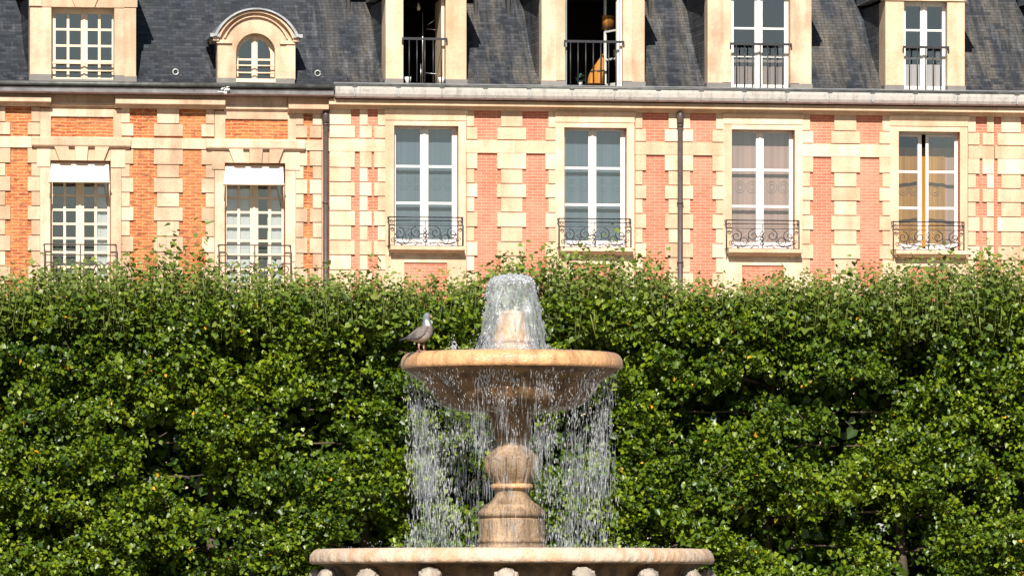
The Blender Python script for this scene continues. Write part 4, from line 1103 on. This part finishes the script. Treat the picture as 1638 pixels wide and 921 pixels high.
def falls(n, rmin, rmax, ytop, ybot, seed, thr, lmul, drift, rad):
    r = np.random.default_rng(seed); out = []
    th_ = r.uniform(0, 2*math.pi, n*12)
    dens = np.clip((fbm(th_/(2*math.pi)*26, th_*0, seed, 3) - thr)*5, .015, 1)
    th_ = th_[r.random(n*12) < dens]; q = r.random(len(th_))**1.1
    ok = r.random(len(th_)) < np.clip((fbm(th_/(2*math.pi)*60, q*5, seed+50, 2) - .38)*5, .12, 1)
    th_, q = th_[ok][:n], q[ok][:n]; n = len(th_); y = ytop + (ybot-ytop)*q
    rr = r.uniform(rmin, rmax, n)*KF - drift*KF*np.sqrt(q) + r.normal(0, 2.2*KF, n)*(.4+q)
    th_ = th_ + r.normal(0, .035, n)*q
    P = ctr + np.stack([rr*np.cos(th_), rr*np.sin(th_), fz(y)], 1)
    D = np.stack([r.normal(0, .06, n), r.normal(0, .06, n), -np.ones(n)], 1)
    L = (.010 + .050*np.sqrt(q))*r.uniform(.4, 1.5, n)*lmul; Rd = np.clip(r.lognormal(math.log(.0020), .5, n), .0012, .0075)*rad
    return P, D, L, Rd
def cat(*s): return [np.concatenate(x) for x in zip(*s)]
# drops from the lip, from the edge of the bowl, and close along the bowl
A1 = falls(3500, 158, 176, 592, 884, 1, .45, 1.0, 7, 1.0)
A2 = falls(1100, 112, 150, 612, 884, 2, .47, .9, 14, 1.0)
A3 = falls(1300, 36, 100, 655, 720, 3, .42, .8, 8, .9)
drops('falling_water', *cat(A1, A2, A3), M['drop'], 'curtain of falling drops under the rim of the upper bowl')
B1 = falls(2100, 150, 176, 592, 790, 4, .48, 3.4, 22, .75)
B2 = falls(1300, 146, 174, 690, 884, 5, .48, 2.8, 12, .75)
drops('falling_water', *cat(B1, B2), M['mist'], 'fine threads of water trailing from the upper bowl')
# trickles clinging to the bowl underside
r = np.random.default_rng(6); n = 9000; th_ = r.uniform(0, 2*math.pi, n); q = r.random(n)
ok = r.random(n) < np.clip((fbm(th_/6.283*44, q*1.6, 90, 3) - .47)*5, .03, 1); th_, q = th_[ok], q[ok]; n = len(q)
bp = np.array(under[2:]); rr = np.interp(q*(len(bp)-1), np.arange(len(bp)), bp[:, 0]); yy = np.interp(q*(len(bp)-1), np.arange(len(bp)), bp[:, 1])
P = ctr + np.stack([(rr+1.5)*KF*np.cos(th_), (rr+1.5)*KF*np.sin(th_), fz(yy+1.0)], 1)
D = np.stack([-.5*np.cos(th_), -.5*np.sin(th_), -np.ones(n)], 1)
drops('trickle_water', P, D, r.uniform(.008, .05, n), r.uniform(.0025, .005, n), M['drop'], 'trickles and beads of water clinging under the upper bowl')
# the bubbling dome over the nozzle
bell = [(0, 441), (14, 441), (24, 442.5), (31, 446), (36, 452), (38.5, 462), (40, 474), (43, 488), (46, 502), (48, 516), (51, 530), (53, 544), (58, 556), (68, 566)]
by = np.array([p[1] for p in bell]); br = np.array([p[0] for p in bell])
def shell(sc, amp, seed, y1=566):
    b = MB(); pr = [(x*sc, y) for x, y in smooth_prof(bell, 3) if y <= y1]; n = 96; vs = []; fs = []
    ph = np.random.default_rng(seed).uniform(0, 6.28, 8)
    for i, (x, y) in enumerate(pr):
        for j in range(n):
            t = 2*math.pi*j/n
            w = sum(math.sin(k_*t + ph[m_] + .035*y*(m_-2)*.4)/k_**.45 for m_, k_ in enumerate((3, 5, 9, 14, 23)))*amp*min(1, i/6) + math.sin(y*.16+ph[6]+3*t)*amp*.22*min(1, i/6)
            rr = (x + w)*KF; vs.append((rr*math.cos(t), rr*math.sin(t), fz(y + math.sin(4*t+ph[5])*1.2 + math.sin(9*t+ph[3]+i)*.9)))
    for i in range(len(pr)-1):
        for j in range(n): fs.append((i*n+j, (i+1)*n+j, (i+1)*n+(j+1) % n, i*n+(j+1) % n))
    b.add(vs, fs, 0, smooth=True); return b
b = shell(.97, 4.2, 1); o = fpart(b, 'water_jet', M['film'], None); tag(o, 'bubbling dome of water spilling over the nozzle at the top of the fountain', 'water', kind='stuff')
b = shell(.76, 3.2, 2); o = fpart(b, 'water_jet', M['film'], None); tag(o, 'inner sheet of water falling round the stone nozzle', 'water', kind='stuff')
r = np.random.default_rng(8); n = 2600
q = r.random(n)**1.3; y = 440 + 126*q; th_ = r.uniform(0, 6.283, n); cl = fbm(th_/6.283*22, y*.02, 40, 3)
ok = r.random(n) < np.clip((cl-.45)*5, .03, 1) ; y, th_, q = y[ok], th_[ok], q[ok]; n = len(y)
rr = (np.interp(y, by, br) + r.normal(0, 1.0, n)*(2.0 + 5.5*q) + 3.5*(fbm(th_/6.283*14, y*.05, 44, 2)-.5)*2)*KF
P = ctr + np.stack([rr*np.cos(th_), rr*np.sin(th_), fz(y + r.normal(0, 1.5, n))], 1)
D = np.stack([.3*np.cos(th_) + r.normal(0, .25, n), .3*np.sin(th_) + r.normal(0, .25, n), -np.ones(n)*(.3+q)], 1)
S1 = (P, D, r.uniform(.006, .04, n), r.uniform(.002, .006, n))
n = 900; th_ = r.uniform(0, 6.283, n); q = np.sqrt(r.random(n)); rr = 36*q*KF
S0 = (ctr + np.stack([rr*np.cos(th_), rr*np.sin(th_), fz(np.interp(36*q, br, by) + r.normal(1.5, 1.8, n))], 1), r.normal(0, 1, (n, 3)), r.uniform(.008, .03, n), r.uniform(.004, .009, n))
n = 700; th_ = r.uniform(0, 6.283, n); rr = r.uniform(45, 105, n)*KF; hh = np.abs(r.normal(0, 5, n))*np.exp(-(rr/KF-60)/40)
S2 = (ctr + np.stack([rr*np.cos(th_), rr*np.sin(th_), fz(564 - hh)], 1), r.normal(0, 1, (n, 3)), r.uniform(.006, .02, n), r.uniform(.003, .006, n))
# the splash beside the pigeon
n = 150; S3 = (ctr + np.stack([(726-818.7)*KF + r.normal(0, 2.6*KF, n), -.62 + r.normal(0, .02, n), fz(566 - np.abs(r.normal(0, 7, n)))], 1), r.normal(0, 1, (n, 3)) + np.array([0, 0, 1.2]), r.uniform(.008, .026, n), r.uniform(.003, .007, n))
# spray thrown up where the drops land in the lower basin
n = 1500; th_ = r.uniform(0, 6.283, n); rr = r.normal(160, 60, n)*KF
S4 = (ctr + np.stack([rr*np.cos(th_), rr*np.sin(th_), fz(883 - np.abs(r.normal(0, 7, n)))], 1), r.normal(0, 1, (n, 3)), r.uniform(.005, .018, n), r.uniform(.002, .0045, n))
drops('splash_water', *cat(S0, S1, S2, S3, S4), M['drop'], 'white splashing drops round the dome and in both basins')

# ------------------------------------------------------------------ pigeon
k = N('plumage'); ca_ = k.n('Attribute', attribute_name='plume'); nz = k.noise(60, detail=3)
k.p(Base_Color=k.mix(.6, ca_.outputs['Color'], k.ramp(nz, [(.32, .35), (.66, 1.15)]), 'MULTIPLY'), Roughness=.8); k.bump(k.noise(90, k.fp((1, 1, 2.2)), detail=2), .6, .006); M['plume'] = k.m
M['leg'] = m_plain('pink_leg', (.45, .22, .19), .6, 0, .2, 20); M['beak'] = m_plain('orange_beak', (.55, .28, .12), .5, 0, .2, 20); M['eye'] = m_plain('pale_eye', (.03, .025, .02), .2, 0, .1, 20)
py_ = -math.sqrt((166*KF)**2 - ((677-818.7)*KF)**2)
fx, fy, fzz = FX + (676.5-818.7)*KF, YB + py_, fz(565.2)
PG = empty('pigeon', (fx, fy, fzz), 'world'); tag(PG, 'grey and mauve pigeon perched on the rim of the upper bowl', 'pigeon')
kp = (YB + py_) / F
pp_ = lambda x, y: ((x-676.5)*kp, (571-y)*kp)        # px -> (forward, up)
st_ = [(639.5, 554, 1.0, 2.2), (646, 552, 1.6, 4.0), (652, 550.3, 2.8, 5.0), (657, 549.2, 5.2, 6.5), (662, 548.2, 7.8, 8.2), (668, 546.8, 10.6, 9.8), (674, 545, 12.3, 10.8), (679.5, 542.2, 12.6, 10.8), (683.5, 538, 11.0, 9.8), (684.6, 533, 8.9, 8.4), (684, 528.3, 7.0, 7.0), (683.3, 523.5, 5.9, 5.9), (683.4, 519, 5.6, 5.5), (684.2, 515, 5.6, 5.4), (685, 512, 4.6, 4.6), (685.4, 509.9, 2.6, 2.8), (685.5, 509, .4, .4)]
b = MB(); vs = []; fs = []; n = 20; cols = []
for i, (x, y, rv, rh) in enumerate(st_):
    x0, y0 = st_[max(0, i-1)][:2]; x1, y1 = st_[min(len(st_)-1, i+1)][:2]
    d = Vector((x1-x0, -(y1-y0))).normalized(); nrm = Vector((-d.y, d.x))
    cx_, cz_ = pp_(x, y)
    for j in range(n):
        t = 2*math.pi*j/n; s_ = math.sin(t); c_ = math.cos(t)
        vs.append((cx_ + nrm.x*rv*1.05*kp*c_, rh*1.08*kp*s_, cz_ + nrm.y*rv*1.05*kp*c_))
        if i >= 12: c = (.17, .19, .215)
        elif i in (10, 11): c = (.60, .59, .58) if abs(s_) > .55 and abs(c_) < .5 else (.15, .165, .18)
        elif i <= 2: c = (.035, .033, .036)
        elif i >= 8: c = (.21, .155, .15)
        else: c = (.34, .30, .265) if c_ < -.25 else (.17, .14, .13)
        cols.append(c + (1,))
for i in range(len(st_)-1):
    for j in range(n): fs.append((i*n+j, i*n+(j+1) % n, (i+1)*n+(j+1) % n, (i+1)*n+j))
fs.append(tuple(range(n-1, -1, -1))); fs.append(tuple(range((len(st_)-1)*n, len(st_)*n)))
yaw = R(12)
def bird(b, name, mats, cols=None, parent=PG):
    if cols is None: cols = None
    b.v = [(fx + x*math.cos(yaw) - y*math.sin(yaw), fy + x*math.sin(yaw) + y*math.cos(yaw), fzz + z) for x, y, z in b.v]
    o = b.build(name, mats, parent, 'world')
    if cols:
        a = o.data.color_attributes.new('plume', 'FLOAT_COLOR', 'POINT'); a.data.foreach_set('color', np.array(cols, dtype=np.float32).ravel())
    return o
b.add(vs, fs, 0, smooth=True); bird(b, 'body', M['plume'], cols)
for sg in (-1, 1):                                    # folded wings lie along each flank
    b = MB(); ws = [(650, 551.5, 1.0, 6.0), (655, 549.5, 3.0, 7.2), (661, 547, 5.8, 8.9), (668, 544.3, 8.0, 10.5), (675, 541.2, 8.6, 11.4), (680, 538, 7.4, 11.2), (683.5, 535, 4.2, 10.0), (684.8, 533, 1.0, 9.0)]
    vs = []; fs = []; cc_ = []; n = 12
    for i, (x, y, rv, off) in enumerate(ws):
        cx_, cz_ = pp_(x, y)
        for j in range(n):
            t = 2*math.pi*j/n; vs.append((cx_ + .25*rv*kp*math.cos(t), sg*(off*1.08*kp - .004 + .006*math.sin(t)*sg*sg), cz_ + rv*kp*math.cos(t)))
            cc_.append(((.06, .052, .05) if i < 3 or math.cos(t) < -.7 else (.20, .165, .155)) + (1,))
    for i in range(len(ws)-1):
        for j in range(n): fs.append((i*n+j, i*n+(j+1) % n, (i+1)*n+(j+1) % n, (i+1)*n+j))
    fs.append(tuple(range(n-1, -1, -1))); fs.append(tuple(range((len(ws)-1)*n, len(ws)*n)))
    b.add(vs, fs, 0, smooth=True); bird(b, 'wing', M['plume'], cc_)
    b = MB(); c_ = pp_(671.5 if sg < 0 else 681, 0)[0]; yy_ = sg*.022
    top = pp_(0, 559)[1]
    b.tube([(c_-.005, yy_, top), (c_-.008, yy_, top*.5), (c_, yy_, .004)], [.010, .0065, .005], 8)
    for a in (-.5, 0, .5, math.pi): b.tube([(c_, yy_, .006), (c_ + .03*math.cos(a), yy_ + .03*math.sin(a), .002)], [.005, .0025], 6)
    bird(b, 'leg', M['leg'])
    b = MB(); ex, ez = pp_(686.5, 514.6); b.lathe([(0, .005), (.004, .003), (.005, 0), (.004, -.003), (0, -.005)], 10)
    b.v = [(ex + x, sg*(5.0*kp) + y*.6, ez + z) for x, y, z in b.v]; bird(b, 'eye', M['eye'])
b = MB(); p0, p1, p2 = pp_(689, 515.2), pp_(691.5, 516), pp_(694, 518); b.tube([(p0[0], 0, p0[1]), (p1[0], 0, p1[1]), (p2[0], 0, p2[1])], [.011, .007, .0015], 8); bird(b, 'beak', M['beak'])
